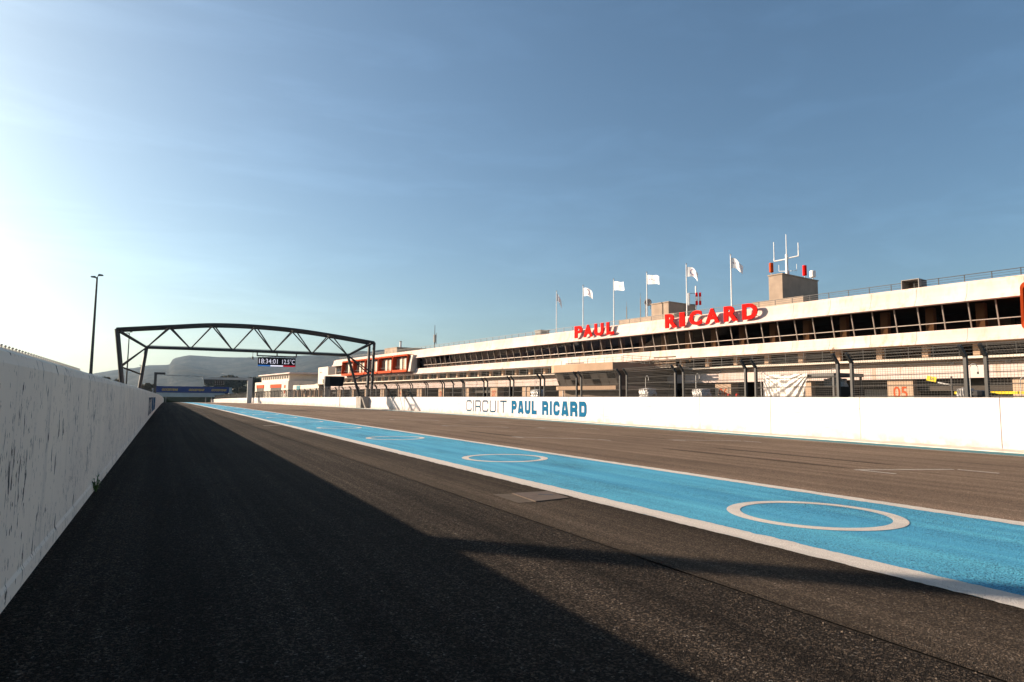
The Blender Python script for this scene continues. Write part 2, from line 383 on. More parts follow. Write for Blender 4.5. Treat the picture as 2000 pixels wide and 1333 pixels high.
# ------------------------------------------------------------------ plan of the walls
_wy = np.arange(-40, 420.1, 1.0)
_wx = np.interp(_wy, [-40,-12,8,20,30,42,55,80,105,135,190,250,330,420], [18.2,19.5,20.0,20.8,21.55,22.0,22.25,22.8,22.8,21.6,19.9,18.9,18.6,18.4])
for _ in range(3): _wx = np.convolve(np.pad(_wx, 6, mode='edge'), np.ones(13)/13, 'valid')
def wallX(y): return float(np.interp(y, _wy, _wx))
def wall_dir(y): d = Vector((wallX(y+.5)-wallX(y-.5), 1, 0)); return d.normalized()
def leftX(y): return -.82+.0016*max(y, 0)
WH = 1.43; LH = 1.58
ys = [-30,-20,-12,-6,-3,0,2,4,6,8,10,12,15,18,22,26,30,36,42,50,60,70,80,95,110,130,150,175,200,225,250,275,300,320,350,400,500,700]
# ------------------------------------------------------------------ the setting
def strip(name, xa, xb, m, dz, parent=None, yr=None, kind='structure'):
    mb = MB(); Y = [y for y in ys if yr is None or yr[0] <= y <= yr[1]]; P = []; F = []
    fa = xa if callable(xa) else (lambda y: xa); fb = xb if callable(xb) else (lambda y: xb)
    for y in Y: P += [(fa(y),y,zg(y)+dz),(fb(y),y,zg(y)+dz)]
    F = [(2*i,2*i+1,2*i+3,2*i+2) for i in range(len(Y)-1)]
    mb.add(P, F); o = mb.build(name, m, parent)
    if parent is None: tag(o, kind=kind)
    return o
mb = MB(); gx = [-6000,-2000,-600,-200,-60,-20,-1.2,30,80,200,600,2000,6000]; gy = [-400,-100,-30,0,20,40,60,80,100,130,160,200,240,280,320,360,420,500,560,700,1200,2500,6400]
mb.add([(x,y,zg(y)-.06) for y in gy for x in gx], [(j*13+i,j*13+i+1,(j+1)*13+i+1,(j+1)*13+i) for j in range(len(gy)-1) for i in range(12)])
tag(mb.build('ground', m_dirt), kind='structure')
strip('asphalt_joint', 3.40, 4.70, m_black, -.022)
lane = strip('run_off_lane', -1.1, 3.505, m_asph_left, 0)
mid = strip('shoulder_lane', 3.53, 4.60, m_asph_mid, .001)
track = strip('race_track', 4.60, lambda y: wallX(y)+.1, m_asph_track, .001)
pit = strip('pit_lane', lambda y: wallX(y)+.1, lambda y: 62-.12*(y-20) if y < 130 else 49, m_asph_pit, -.002)
strip('worn_edge', 4.59, 4.86, m_asph_mid, .004, track)
strip('blue_strip', 4.84, 8.22, m_blue, .006, track)
def ragged_line(xa, xb):
    Y = list(np.arange(-12, 16, .045))+[16+i*.4 for i in range(36)]+[y for y in ys if y > 31]; P = []
    ja = jb = 0
    for y in Y:
        k = 1 if y < 16 else .5; ja = .6*ja+random.gauss(0,.007)*k; jb = .6*jb+random.gauss(0,.006)*k
        P += [(xa+ja,y,zg(y)+.010),(xb+jb,y,zg(y)+.010)]
    MB().add(P, [(2*i,2*i+1,2*i+3,2*i+2) for i in range(len(Y)-1)]).build('white_line', m_white_line, track)
ragged_line(4.82, 5.13); ragged_line(8.02, 8.25)
strip('teal_line', lambda y: wallX(y)-1.75, lambda y: wallX(y)-.92, m_teal, .006, track, (-30,110))
strip('thin_edge_line', lambda y: wallX(y)-1.93, lambda y: wallX(y)-1.80, m_thin_white, .006, track, (-30,110))
mb = MB()
Y = [y for y in ys if y <= 400]; P = []; F = []
for y in Y:
    x = wallX(y); P += [(x-.90,y,zg(y)+.003),(x-.88,y,zg(y)+.03),(x+.1,y,zg(y)+.045)]
F = [(3*i+j,3*i+j+1,3*i+j+4,3*i+j+3) for i in range(len(Y)-1) for j in (0,1)]
mb.add(P, F); mb.build('concrete_apron', m_kerb, track)
def ring(x, y, ro, ri, n=64):
    mb = MB(); P = []
    for i in range(n):
        t = 2*math.pi*i/n
        for r in (ro, ri): P.append((x+r*math.cos(t), y+r*math.sin(t), zg(y+r*math.sin(t))+.010))
    mb.add(P, [(2*i,2*((i+1)%n),2*((i+1)%n)+1,2*i+1) for i in range(n)]); return mb
for i in range(-1, 13): ring(6.60, 4.95+7.59*i, .94, .79).build('painted_circle', m_white_line, track)
def line_on(a, b, w, name, m, parent, dz=.006):
    a = Vector((a[0],a[1],0)); b = Vector((b[0],b[1],0)); d = (b-a).normalized(); n = Vector((-d.y,d.x,0))*w/2
    MB().quad(*[(q.x,q.y,zg(q.y)+dz) for q in (a-n,b-n,b+n,a+n)]).build(name, m, parent)
for a, b in [((11.57,7.75),(13.46,6.99)),((10.47,19.42),(12.4,17.24)),((14.5,16.14),(16.32,14.76)),((11.58,28.55),(13.64,26.45)),((14.8,25.2),(16.6,23.6)),((11.9,37.6),(13.9,35.4)),((15,34.2),(16.9,32.4))]:
    line_on(a, b, .10, 'grid_line', m_thin_white, track)
    for q in (a, b):
        line_on((q[0]+.03,q[1]-.06), (q[0]+.05,q[1]-.75), .09, 'grid_line', m_thin_white, track, .0085)
m_rubber = asphalt('rubbered_asphalt', (.12,.09,.068), (.29,.21,.155), .8, 110, 1.0, .6, .03)
for cx, cy in ((12.5,7.4),(11.4,18.4),(15.4,15.5),(12.6,27.5),(15.7,24.4)):
    for sx in (-.72,.72):
        L = random.uniform(3,6.5); P = []; j = 0
        for k in range(25):
            t = k/24; j += random.gauss(0,.004); w = .11*(1-abs(2*t-1)**6)*random.uniform(.9,1.1)+.002; y = cy+.5+L*t
            P += [(cx+sx+j-w,y,zg(y)+.0045),(cx+sx+j+w,y,zg(y)+.0045)]
        MB().add(P, [(2*i,2*i+1,2*i+3,2*i+2) for i in range(24)]).build('tyre_mark', m_rubber, track)
a, b = gp(514,833), gp(552,831.2); line_on(a, b, .12, 'grid_line', m_thin_white, mid, .009)
# cast cover with a concrete surround on the shoulder
q = [gp(999.6,965.6), gp(1071,961.6), gp(1112,974.5), gp(1046.4,981.8)]
mb = MB(); k = len(q); mb.add([(p.x,p.y,p.z-.01) for p in q]+[(p.x,p.y,p.z+.013) for p in q], [(4,5,6,7),(0,1,5,4),(1,2,6,5),(2,3,7,6),(3,0,4,7)])
dc = empty('drain_cover', (0,0,0), 0, 'flat brown cast drain cover set in the asphalt beside the blue strip', 'drain cover'); mb.build('cover_plate', m_manhole, dc)
cen = (q[0]+q[1]+q[2]+q[3])/4
mb = MB(); mb.box(-.10,.10,-.03,.03,.0,.003); mb.build('lifting_slot', m_black, dc, (cen.x+.1,cen.y+.05,cen.z+.012), -.6)
MB().add([(p.x,p.y,p.z+.005) for p in (gp(962,967), gp(1000,965.8), gp(1046,982), gp(1012,984))], [(0,1,2,3)]).build('concrete_patch', mk('patch_concrete', (.10,.08,.062),(.075,.06,.047),9,.8,.3), dc)

# loose grit along the joint and the foot of the left wall
gm = MB()
for i in range(1500):
    y = random.uniform(1.2,16)**1.0; x = random.gauss(3.42,.16) if i % 3 else random.choice([random.gauss(-.62,.07), random.uniform(-.5,4.7)]); r = random.uniform(.003,.0085)
    z = zg(y)+.001; a0 = random.uniform(0,6.28); c3 = [(x+r*math.cos(a0+q*2.094)*random.uniform(.7,1.2), y+r*math.sin(a0+q*2.094)*random.uniform(.7,1.2), z) for q in range(3)]
    gm.add(c3+[(x+random.uniform(-.3,.3)*r, y, z+r*random.uniform(.7,1.2))], [(0,1,3),(1,2,3),(2,0,3)])
tag(gm.build('loose_grit', mk('grit_stone', (.16,.125,.095), (.07,.06,.05), 90, .9)), 'loose pale grit scattered along the asphalt joint', 'grit', kind='stuff')
# ---- left concrete wall
lw = empty('concrete_wall', (leftX(0)-.2,0,0), 0, 'long off-white concrete wall with flaked paint along the left edge', 'wall')
prof = [(.016,-.05),(.012,.10),(.0,.13),(0,LH-.10),(-.02,LH-.03),(-.07,LH),(-.34,LH),(-.38,LH-.05),(-.38,-.05)]
Y = [-14,-10,-6,-3,0,2,4,6,8,10,13,16,20,25,30,36,44,52,60,72,84,100,120,140,165,190,215,240,265,290,320]
P = []; F = []; n = len(prof)
for y in Y: P += [(leftX(y)+px-lw.location.x, y, zg(y)+pz) for px, pz in prof]
F = [(j*n+i,j*n+(i+1)%n,(j+1)*n+(i+1)%n,(j+1)*n+i) for j in range(len(Y)-1) for i in range(n)]+[tuple(range(n)), tuple(range((len(Y)-1)*n,len(Y)*n))]
MB().add(P, F).build('wall_body', m_leftwall, lw)
def word(letters, widths, gap, h, t, m, place, parent):
    u = 0
    for ch, w in zip(letters, widths):
        if ch != ' ':
            o = mesh_obj('letter', glyph_mesh(ch, w, h, t, m), parent); o.matrix_basis = place(u)
        u += w+gap
    return u
def place_left(y0, z0):
    def f(u):
        y = y0+u; d = Vector((leftX(y+.5)-leftX(y-.5),1,0)).normalized()
        M = frame_mat((leftX(y)+.006, y, zg(y)+z0), d, (0,0,1)); Mi = Matrix.Translation(-lw.location); return Mi@M
    return f
k = word('CIRCUIT', [1.15,.14,1.15,1.15,1.15,.14,1.15], .35, 1.0, .10, m_navytxt, place_left(40,.22), lw)
word('PAUL RICARD', [1.15,1.25,1.15,1.0,.55,1.2,.38,1.15,1.25,1.2,1.2], .27, 1.0, .34, m_bluetxt, place_left(40+k+.8,.22), lw)

# ---- pit wall of panels
pw = empty('pit_wall', (wallX(0),0,0), 0, 'long white concrete pit wall carrying the debris fence', 'wall')
PX, PY = pw.location.x, 0
yb = -14.0; i = 0
while yb < 322:
    L = [4.0,3.6,4.2,3.8][i%4] if yb < 60 else 6
    ye = yb+L; a = Vector((wallX(yb)-PX,yb,0)); b = Vector((wallX(ye)-PX,ye,0)); d = (b-a).normalized(); nrm = Vector((d.y,-d.x,0))
    a2 = a+d*.010; b2 = b-d*.010; off = nrm*random.uniform(-.004,.004); w = nrm*.26
    P = []
    for q in (a2+off, b2+off):
        z = zg(q.y)
        for pr, pz in ((0,-.05),(0,WH-.03),(.02,WH),(.24,WH),(.26,WH-.03),(.26,-.05)): P.append((q.x+nrm.x*pr, q.y+nrm.y*pr, z+pz))
    n = 6; F = [(j,(j+1)%n,n+(j+1)%n,n+j) for j in range(n)]+[tuple(range(n)), tuple(range(n,2*n))]
    MB().add(P, F).build('wall_panel', m_pitwall, pw); yb = ye; i += 1
def place_pit(y0, z0):
    def f(u):
        y = y0-u; d = -wall_dir(y)
        M = frame_mat((wallX(y)-.012, y, zg(y)+z0), d, (0,0,1)); return Matrix.Translation(-pw.location)@M
    return f
def wall_y(px):
    Yg = np.arange(2, 300, .25); pxs = []
    for y in Yg:
        d = Vector((wallX(y), y, zg(y)+WH-CH)); pxs.append(1000+FPX*d.dot(_r)/d.dot(_fw))
    return lambda p: float(np.interp(-p, -np.array(pxs), Yg))
WY = wall_y(0)
ya, yb_, yc, yd = WY(911.5), WY(989.5), WY(999.5), WY(1146)
l1 = ya-yb_; k1 = l1/(1.15*5+.14*2+.35*6)
word('CIRCUIT', [w*k1 for w in (1.15,.14,1.15,1.15,1.15,.14,1.15)], .35*k1, .90, .11, m_navytxt, place_pit(ya,.27), pw)
l2 = yc-yd; ws = [1.15,1.25,1.15,1.0,.55,1.2,.38,1.15,1.25,1.2,1.2]; k2 = l2/(sum(ws)+.27*10)
word('PAUL RICARD', [w*k2 for w in ws], .27*k2, .90, .27, m_bluetxt, place_pit(yc,.27), pw)

# ------------------------------------------------------------------ pit building (local x = into the building, y = along it, z up)
BT = math.atan(.12); BP = Vector((47.527, 20.017, 0)); BQ = Matrix.Rotation(BT, 3, 'Z')
def B2W(x, s, z): return BP+BQ@Vector((x, s, z))
pb = empty('pit_building', BP, BT, 'long white two-level pit building with slanted bronze windows and red letters', 'building')
S0, S1, S2 = -22.0, 125.0, 132.5
BAY = 1.57
def rep(proto, ss, x=0, z=0):                       # repeat a part along the building
    for i, s in enumerate(ss):
        o = proto if i == 0 else inst(proto, pb)
        o.location = (x, s, z)
# roof fascia and lower fascia, panel by panel
fp = [(.62,9.35),(.30,9.35),(.25,9.22),(.22,8.95),(.14,8.62),(0,8.34),(-.20,8.13),(-.24,8.05),(-.18,8.02),(.62,8.06)]
rep(MB().extr(fp, .011, BAY*2-.011).build('fascia_panel', m_fascia, pb), [S0+i*BAY*2 for i in range(47)])
lp = [(.30,6.23),(-.02,6.23),(-.07,6.1),(-.10,5.85),(-.17,5.6),(-.32,5.38),(-.34,5.31),(-.28,5.29),(.30,5.31)]
rep(MB().extr(lp, .011, BAY*2-.011).build('balcony_panel', m_fascia, pb), [S0+i*BAY*2 for i in range(49)])
MB().box(.50,1.1,S0,S1,9.36,9.47).build('roof_coping', m_fascia, pb)
MB().box(.63,15,S0,S1,8.12,9.34).build('roof_slab', m_cream, pb)
MB().box(.31,15,S0,S2,5.34,6.20).build('upper_floor_slab', m_tan, pb)
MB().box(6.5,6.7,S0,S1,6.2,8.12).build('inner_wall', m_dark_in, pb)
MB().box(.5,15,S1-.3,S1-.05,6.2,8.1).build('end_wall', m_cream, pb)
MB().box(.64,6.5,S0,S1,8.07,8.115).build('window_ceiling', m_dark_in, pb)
# slanted windows: mullions, transoms, upper and lower panes
xt, zt, xb, zb, ztr = .34, 8.06, .80, 6.21, 6.80
xm = xb+(xt-xb)*(ztr-zb)/(zt-zb)
win = [S0+BAY*.5+i*BAY for i in range(int((84.6-S0)/BAY))]+[117.4+i*1.5 for i in range(5)]
win = [w for w in win if not (-6.2 < w < .2)]
rep(MB().bar((xt,0,zt),(xb,0,zb),.075,.10).build('mullion', m_mull, pb), [w-BAY/2+.04 for w in win])
rep(MB().box(-.03,.03,.04,BAY-.04,-.03,.03).build('transom', m_mull, pb), [w-BAY/2+.04 for w in win], xm-.01, ztr)
pu = MB().quad((xt+.03,.08,zt),(xt+.03,BAY-.0,zt),(xm+.03,BAY-.0,ztr),(xm+.03,.08,ztr)).build('upper_pane', m_glass, pb)
rep(pu, [w-BAY/2+.04 for w in win])
pl_ = MB().quad((xm+.03,.08,ztr),(xm+.03,BAY-.0,ztr),(xb+.03,BAY-.0,zb),(xb+.03,.08,zb)).build('lower_pane', m_glass, pb)
rep(pl_, [w-BAY/2+.04 for w in win])
cols = [2.95+3.14*i for i in range(-7, 39) if not (-8 < 2.95+3.14*i < .2)]
rep(MB().box(0,.5,-.26,.26,6.2,8.07).build('window_column', m_tan, pb), cols, 1.7)
# furniture behind the windows
for i in range(26):
    s = random.uniform(-18, 80)
    MB().box(0,random.uniform(.5,.9),0,random.uniform(.8,2.2),6.2,6.2+random.uniform(.45,.95)).build('lounge_counter', random.choice([m_brown,m_dark_in,m_grey_conc,m_dark_in]), pb, (random.uniform(2.6,5),s,0))
# balcony level
MB().box(-.80,4.6,S0,S2+2,4.17,4.32).build('balcony_deck', m_cream, pb)
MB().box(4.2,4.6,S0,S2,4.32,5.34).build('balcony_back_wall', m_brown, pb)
rep(MB().box(0,.45,-.2,.2,4.32,5.34).build('balcony_column', m_tan, pb), [2.95+3.14*i for i in range(-7, 41)], .7)
bp = MB().box(0,.03,.06,BAY-.06,4.42,5.22).build('balcony_pane', m_grey_pane, pb)
rep(bp, [2.95+3.14*i/2 for i in range(-14, 80) if i%5 != 3], 4.12)
rep(MB().box(0,.07,-.04,.04,4.32,5.34).build('pane_frame', m_black, pb), [2.95+BAY*i for i in range(-14, 81)], 4.08)
rep(MB().bar((0,0,4.32),(0,0,5.14),.035).build('balcony_rail_post', m_black, pb), [S0+1.57*i+.4 for i in range(96)], -.5)
for z in (4.55,4.78,5.0,5.15): MB().bar((-.5,S0,z),(-.5,S2,z),.035 if z > 5.1 else .018).build('balcony_rail', m_black, pb)
# beam, pipe, white band
MB().box(.02,1.6,S0,S2,3.72,4.15).build('beam', m_tan_dark, pb)
MB().tube((-.12,S0,3.98),(-.12,S2,3.98),.028).build('conduit', m_grey_conc, pb)
rep(MB().box(-.16,0,-.14,.14,-.09,.05).build('lamp_box', m_grey_conc, pb), [S0+1+3.14*i for i in range(48)], -.03, 3.92)
bd = [(-.36,2.90),(.4,2.90),(.4,3.73),(-.30,3.73),(-.36,3.66)]
rep(MB().extr(bd, .005, 7.55-.005).build('door_band_panel', m_fascia, pb), [7.5-7.55*4+7.55*i for i in range(20)])
# garage columns with numbers, openings and interior
gcol = [7.5+7.55*i for i in range(-4, 17)]
rep(MB().box(-.10,1.0,-.86,.86,-.2,2.90).build('garage_column', mk('peach_render', (.47,.335,.235), (.41,.29,.205), 1.1, .9, .15, 30), pb), gcol)
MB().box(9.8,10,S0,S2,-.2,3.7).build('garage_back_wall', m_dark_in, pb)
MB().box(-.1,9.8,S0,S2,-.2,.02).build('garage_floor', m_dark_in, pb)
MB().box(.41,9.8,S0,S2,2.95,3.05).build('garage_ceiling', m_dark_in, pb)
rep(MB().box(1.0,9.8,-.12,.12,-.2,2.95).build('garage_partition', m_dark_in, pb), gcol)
for i, (s, t) in enumerate([(7.5,'05'),(22.6,'06'),(60.35,'07'),(75.45,'08'),(90.55,'09')]):
    me = fit_mesh(text_mesh(t, 1, m_orange_num, 0, .012), .95, .86)
    o = mesh_obj('column_number', me, pb); o.matrix_basis = frame_mat((-.106, s+.47, 1.52), (0,-1,0), (0,0,1))
pp = MB().tube((0,0,0),(0,0,2.9),.05).build('drain_pipe', m_white, pb)
rep(pp, [s for s in gcol if min(abs(s-q) for q in (7.5,22.6,60.35,75.45,90.55)) > 1], -.17)
for i, s in enumerate(gcol[:-1]):                   # half lowered shutters
    h = [0,.5,.15,.9,.35,0,.6,.2][i%8]
    if h: MB().box(.5,.58,s+.87,s+7.55-.87,2.95-h,2.95).build('roller_shutter', m_grey_pane, pb)
# orange pods
def pod(s0, s1, zlo=5.72, zhi=8.78):
    w = s1-s0; g = .09
    outer = [(s0+g,zlo+.05),(s1-g,zlo+.05)]
    def rr(a0, a1, b0, b1, r, n=5):
        P = []
        for cx, cz, st in ((a1-r,b1-r,0),(a0+r,b1-r,90),(a0+r,b0+r,180),(a1-r,b0+r,270)):
            P += [(cx+r*math.cos(R(st+90*i/n)), cz+r*math.sin(R(st+90*i/n))) for i in range(n+1)]
        return P
    o = rr(s0+g, s1-g, zlo, zhi, .38); q = rr(s0+g+.13, s1-g-.13, zlo+.42, zhi-.26, .24); n = len(o)
    P = [(-1.05-.15*(zhi-z)/3,y,z) for y,z in o]+[(-1.0-.15*(zhi-z)/3,y,z) for y,z in q]+[(.35,y,z) for y,z in o]+[(.1,y,z) for y,z in q]
    F = []
    for i in range(n):
        j = (i+1)%n; F += [(i,j,n+j,n+i),(i,2*n+i,2*n+j,j),(n+i,n+j,3*n+j,3*n+i)]
    fr = MB().add(P, F).build('pod_frame', m_orange, pb)
    for k in range(7):
        y = s0+.5+(w-1)*k/6.5; MB().box(-.30+.12*(k%2),-.22+.12*(k%2),y,y+.62,zlo+.5,zhi-.62+.2*(k%3==1)).build('curtain_panel', m_cream if k%3 else m_tan, fr)
    MB().box(-.05,.08,s0+.3,s1-.3,zlo+.4,zhi-.3).build('pod_back', m_brown, fr)
    MB().bar((-.75,s0+.5,zlo+.95),(-.75,s1-.5,zlo+.95),.04).build('pod_rail', m_black, fr)
pe = [85.7,91.9,98.2,104.5,110.8,117.0]
for a, b in zip(pe, pe[1:]): pod(a, b)
pod(-6.3, -.06)
# pod end cap
MB().extr([(-1.0,5.75),(.3,5.75),(.3,8.6),(-.55,8.6),(-.8,7.3)], 84.75, 85.72).build('pod_end_cap', m_cream, pb)
# roof railing
rep(MB().bar((0,0,9.34),(0,0,10.08),.045).build('roof_rail_post', m_black, pb), [S0+1.6*i for i in range(92)], 1.25)
for z in (9.55,9.72,9.9,10.06): MB().bar((1.25,S0,z),(1.25,S1,z),.045 if z > 10 else .022).build('roof_rail', m_black, pb)

# red roof letters
def sign(letters, edges, label):
    e = empty('roof_sign', B2W(-.2, edges[0][0], 8.4), BT, label, 'sign')
    for ch, (a, b) in zip(letters, edges):
        me = fit_mesh(text_mesh(ch, 1.4, m_red, .07, .062), a-b, 1.40)
        o = mesh_obj('letter', me, e); o.matrix_basis = frame_mat((-.06, a-edges[0][0], 0), (0,-1,0), (0,0,1))
        MB().bar((0,0,.3),(.55,0,.3),.05).build('bracket', m_steel, o).matrix_basis = frame_mat(((a-b)/2,.35,0),(0,0,-1),(0,1,0))
sign('PAUL', [(42.98,41.62),(41.40,39.92),(39.55,38.10),(37.60,36.45)], 'short red raised four-letter word on the roof fascia, nearer the gantry')
sign('RICARD', [(29.15,27.65),(27.32,26.70),(26.12,24.68),(24.28,22.70),(22.18,20.70),(20.25,18.75)], 'long red raised six-letter word on the roof fascia near the concrete block')

# ------------------------------------------------------------------ things on the roof
def flagpole(s, i, kind, droop, yawf, ln):
    e = empty('flagpole', B2W(3, s, 9.3), BT, '', 'flagpole', 'white flagpoles along the roof edge')
    MB().tube((0,0,0),(0,0,6.0),.065,.045,10).build('pole', m_white, e)
    MB().box(-.25,.25,-.25,.25,0,.55).build('base_block', m_cream, e)
    MB().lathe([(.02,0),(.07,.04),(.07,.1),(.01,.15)],8,(0,0,6.0)).build('finial', m_steel, e)
    mb = MB(); n, m_ = 14, 8; P = []; UV = []
    for a in range(n+1):
        u = a/n
        for b in range(m_+1):
            v = b/m_; d = ln*u
            y = -d*math.cos(yawf)*(1-.12*droop*u); x = d*math.sin(yawf)+.10*math.sin(u*7+v*1.5+i)*u
            z = 5.75-1.05*(1-v)-droop*u*u*.75-.10*math.sin(u*6+i*2)*u+.22*droop*u*(1-v)
            P.append((x,y,z)); UV.append((u,v))
    mb.add(P, [(a*(m_+1)+b,(a+1)*(m_+1)+b,(a+1)*(m_+1)+b+1,a*(m_+1)+b+1) for a in range(n) for b in range(m_)])
    o = mb.build('flag', m_flags[kind], e, smooth=True); uvl = o.data.uv_layers.new(name='UVMap')
    for lp_ in o.data.loops: uvl.data[lp_.index].uv = UV[lp_.vertex_index]
    return e
fl = [(50.4,0,1.9,.5,.75,'drooping white flag at the left end of the row'),(45.2,0,.75,.15,1.55,'round-emblem white flag above the first letter of the short red word'),
 (39.8,1,.35,.1,1.6,'level white flag above the last letter of the short red word'),(34.6,1,.55,.2,1.7,'script-marked white flag left of the grey satellite dish'),
 (29.1,0,.95,.35,1.35,'half-drooping white flag in front of the red and white antenna'),(23.7,1,1.25,.4,1.25,'narrow drooping white flag at the right end of the row')]
for i, (s, kd, dr, yw, ln, lb) in enumerate(fl): flagpole(s, i, kd, dr, yw, ln)['label'] = 'flagpole with '+lb
def block(name, s0, s1, x0, x1, z1, label, m=m_tan, low=None):
    e = empty(name, B2W(x0, s0, 9.34), BT, label, 'roof block')
    MB().box(0,x1-x0,0,s1-s0,0,z1-9.34).build('body', m, e, bevel=.03)
    MB().box(-.06,x1-x0+.06,-.06,s1-s0+.06,z1-9.34,z1-9.24).build('cap', m, e)
    if low: MB().box(low[0]-x0,low[1]-x0,low[2]-s0,low[3]-s0,0,low[4]-9.34).build('plinth', m, e)
    return e
block('stair_tower', 18.95, 20.35, 4, 10, 12.85, 'tall tan concrete block on the roof carrying the white antenna mast', m_tan_dark, (2.6,3.98,16.2,21.2,10.35))
block('stair_tower', 32.4, 34.9, 4, 8.6, 11.85, 'lower tan concrete block on the roof behind the satellite dish', m_tan_dark, (2.6,3.98,30.5,38.6,10.35))
block('stair_tower', 100.9, 106.8, 4, 16, 11.05, 'wide low concrete block on the far roof above the orange pods', m_tan_dark)
block('roof_vent', 51.9, 53.2, 1.6, 3, 10.2, 'small grey box on the roof edge beside the leftmost flag', m_grey_conc)
e = empty('roof_duct', B2W(.8, 6.3, 9.47), BT, 'open grey metal duct box on the roof edge near the right edge', 'duct')
MB().box(0,1.3,0,.05,0,.68).build('side_panel', m_grey_conc, e); MB().box(0,1.3,1.15,1.2,0,.68).build('side_panel', m_grey_conc, e)
MB().box(0,1.3,0,1.2,.685,.73).build('top_panel', m_grey_conc, e); MB().box(1.2,1.26,.06,1.14,0,.68).build('back_panel', m_brown, e)
# antenna mast with arms
e = empty('antenna_mast', B2W(5.2, 19.2, 12.9), BT, 'white antenna mast with forked arms on the tall tan block', 'antenna')
MB().tube((0,0,0),(0,0,2.0),.13,.12,12).build('mast', m_white, e); MB().tube((0,0,2.0),(0,0,3.9),.045,.03).build('whip', m_white, e)
MB().path([(0,0,1.55),(-.2,1.15,1.5),(-.2,1.15,1.75)],.06).build('arm', m_white, e); MB().path([(0,0,1.6),(.3,-1.0,1.7),(.3,-1.0,2.2)],.06).build('arm', m_white, e)
MB().tube((-.2,1.15,1.75),(-.2,1.15,3.35),.035).build('whip', m_white, e); MB().tube((.3,-1.0,2.2),(.3,-1.0,2.95),.035).build('whip', m_white, e)
MB().path([(0,0,.4),(-.1,.75,.5),(-.1,.75,1.1)],.025).build('arm', m_white, e); MB().path([(0,0,.4),(.2,-.85,.35),(.2,-.85,.95)],.025).build('arm', m_white, e)
def cellant(x, s, z, h, r, m, label):
    e = empty('panel_antenna', B2W(x, s, z), BT, label, 'antenna'); MB().tube((0,0,-.1),(0,0,.3),.04).build('bracket', m_steel, e)
    MB().lathe([(r*.9,.25),(r,.28),(r,.25+h),(r*.9,.28+h)],14).build('housing', m, e)
cellant(4.1,20.1,12.95,.85,.19,m_orange,'bright orange cylinder antenna on the left corner of the tall block')
cellant(6.6,20.0,12.95,.4,.15,m_orange,'small orange cylinder antenna half hidden left of the antenna mast')
cellant(8.0,19.1,12.95,.95,.19,m_red,'dark red cylinder antenna right of the antenna mast')
cellant(9.4,19.1,12.95,.6,.28,m_white,'stubby white antenna box on the right end of the tall block')
for s, h, lb in ((39.1,3.4,'leftmost of the three thin whip antennas on the roof'),(36.9,4.1,'tallest and middle of the three thin whip antennas on the roof'),(36.1,3.6,'right of the three thin whip antennas on the roof')):
    e = empty('whip_antenna', B2W(4.4, s, 9.34), BT, lb, 'antenna'); MB().tube((0,0,0),(0,0,h-.6),.05,.04).build('mast', m_tan_dark, e); MB().tube((0,0,h-.6),(0,0,h),.018).build('whip', m_steel, e)
e = empty('satellite_dish', B2W(3.9, 35.3, 11.4), BT, 'round grey satellite dish on the lower roof block', 'satellite dish')
mb = MB(); n = 20; P = [(0.12,0,.75)]
for k_, rr_ in ((.09,.2),(.0,.42)): P += [(k_,rr_*math.cos(2*math.pi*i/n),.75+rr_*math.sin(2*math.pi*i/n)) for i in range(n)]
mb.add(P, [(0,1+i,1+(i+1)%n) for i in range(n)]+[(1+i,1+n+i,1+n+(i+1)%n,1+(i+1)%n) for i in range(n)]); d = mb.build('reflector', m_dish, e, rz=.5, smooth=True)
sol = d.modifiers.new('thick','SOLIDIFY'); sol.thickness = .03
MB().path([(.3,-.1,0),(.25,-.2,.4),(.14,0,.72)],.035).build('mount_arm', m_black, e); MB().path([(.1,0,.40),(-.35,.25,.7)],.015).build('feed_arm', m_black, e)
e = empty('cell_mast', B2W(6.2, 30.5, 11.0), BT, 'red and white banded cell antenna mast behind a flagpole', 'antenna')
MB().tube((0,0,-1.2),(0,0,2.6),.07).build('mast', m_white, e)
for dx, dy, mats in ((-.5,.55,(m_white,)),(.25,-.35,(m_red,m_white,m_red)),(.0,-.1,(m_red,m_white,m_red))):
    for k_, mm in enumerate(mats):
        h = 1.6/len(mats); MB().box(dx-.07,dx+.07,dy-.10,dy+.10,.5+k_*h*.85,.5+(k_+1)*h*.85-.01).build('antenna_panel', mm, e)
for z in (.6,1.8): MB().bar((0,0,z),(-.5,.55,z),.04).build('bracket', m_black, e)
e = empty('telecom_pole', B2W(3.5, 84.6, 9.34), BT, 'thin pole with small antennas on the far roof right of the pods', 'antenna')
MB().tube((0,0,0),(0,0,4.6),.10,.04).build('mast', m_black, e); MB().box(-.15,.15,-.15,.15,1.6,2.9).build('antenna_panel', m_grey_conc, e); MB().tube((.1,-.4,1.2),(.1,-.4,3.2),.05).build('whip', m_grey_conc, e); MB().bar((0,0,1.5),(.1,-.4,1.5),.05).build('bracket', m_black, e)
e = empty('chimney_pipe', B2W(6.5, 104.6, 11.05), BT, 'slim white flue pipe standing on the far roof block', 'chimney')
MB().tube((0,0,0),(0,0,1.5),.22,.22,12).build('pipe', m_white, e); MB().tube((0,0,1.5),(0,0,1.62),.27,.27,12).build('cap', m_grey_conc, e)

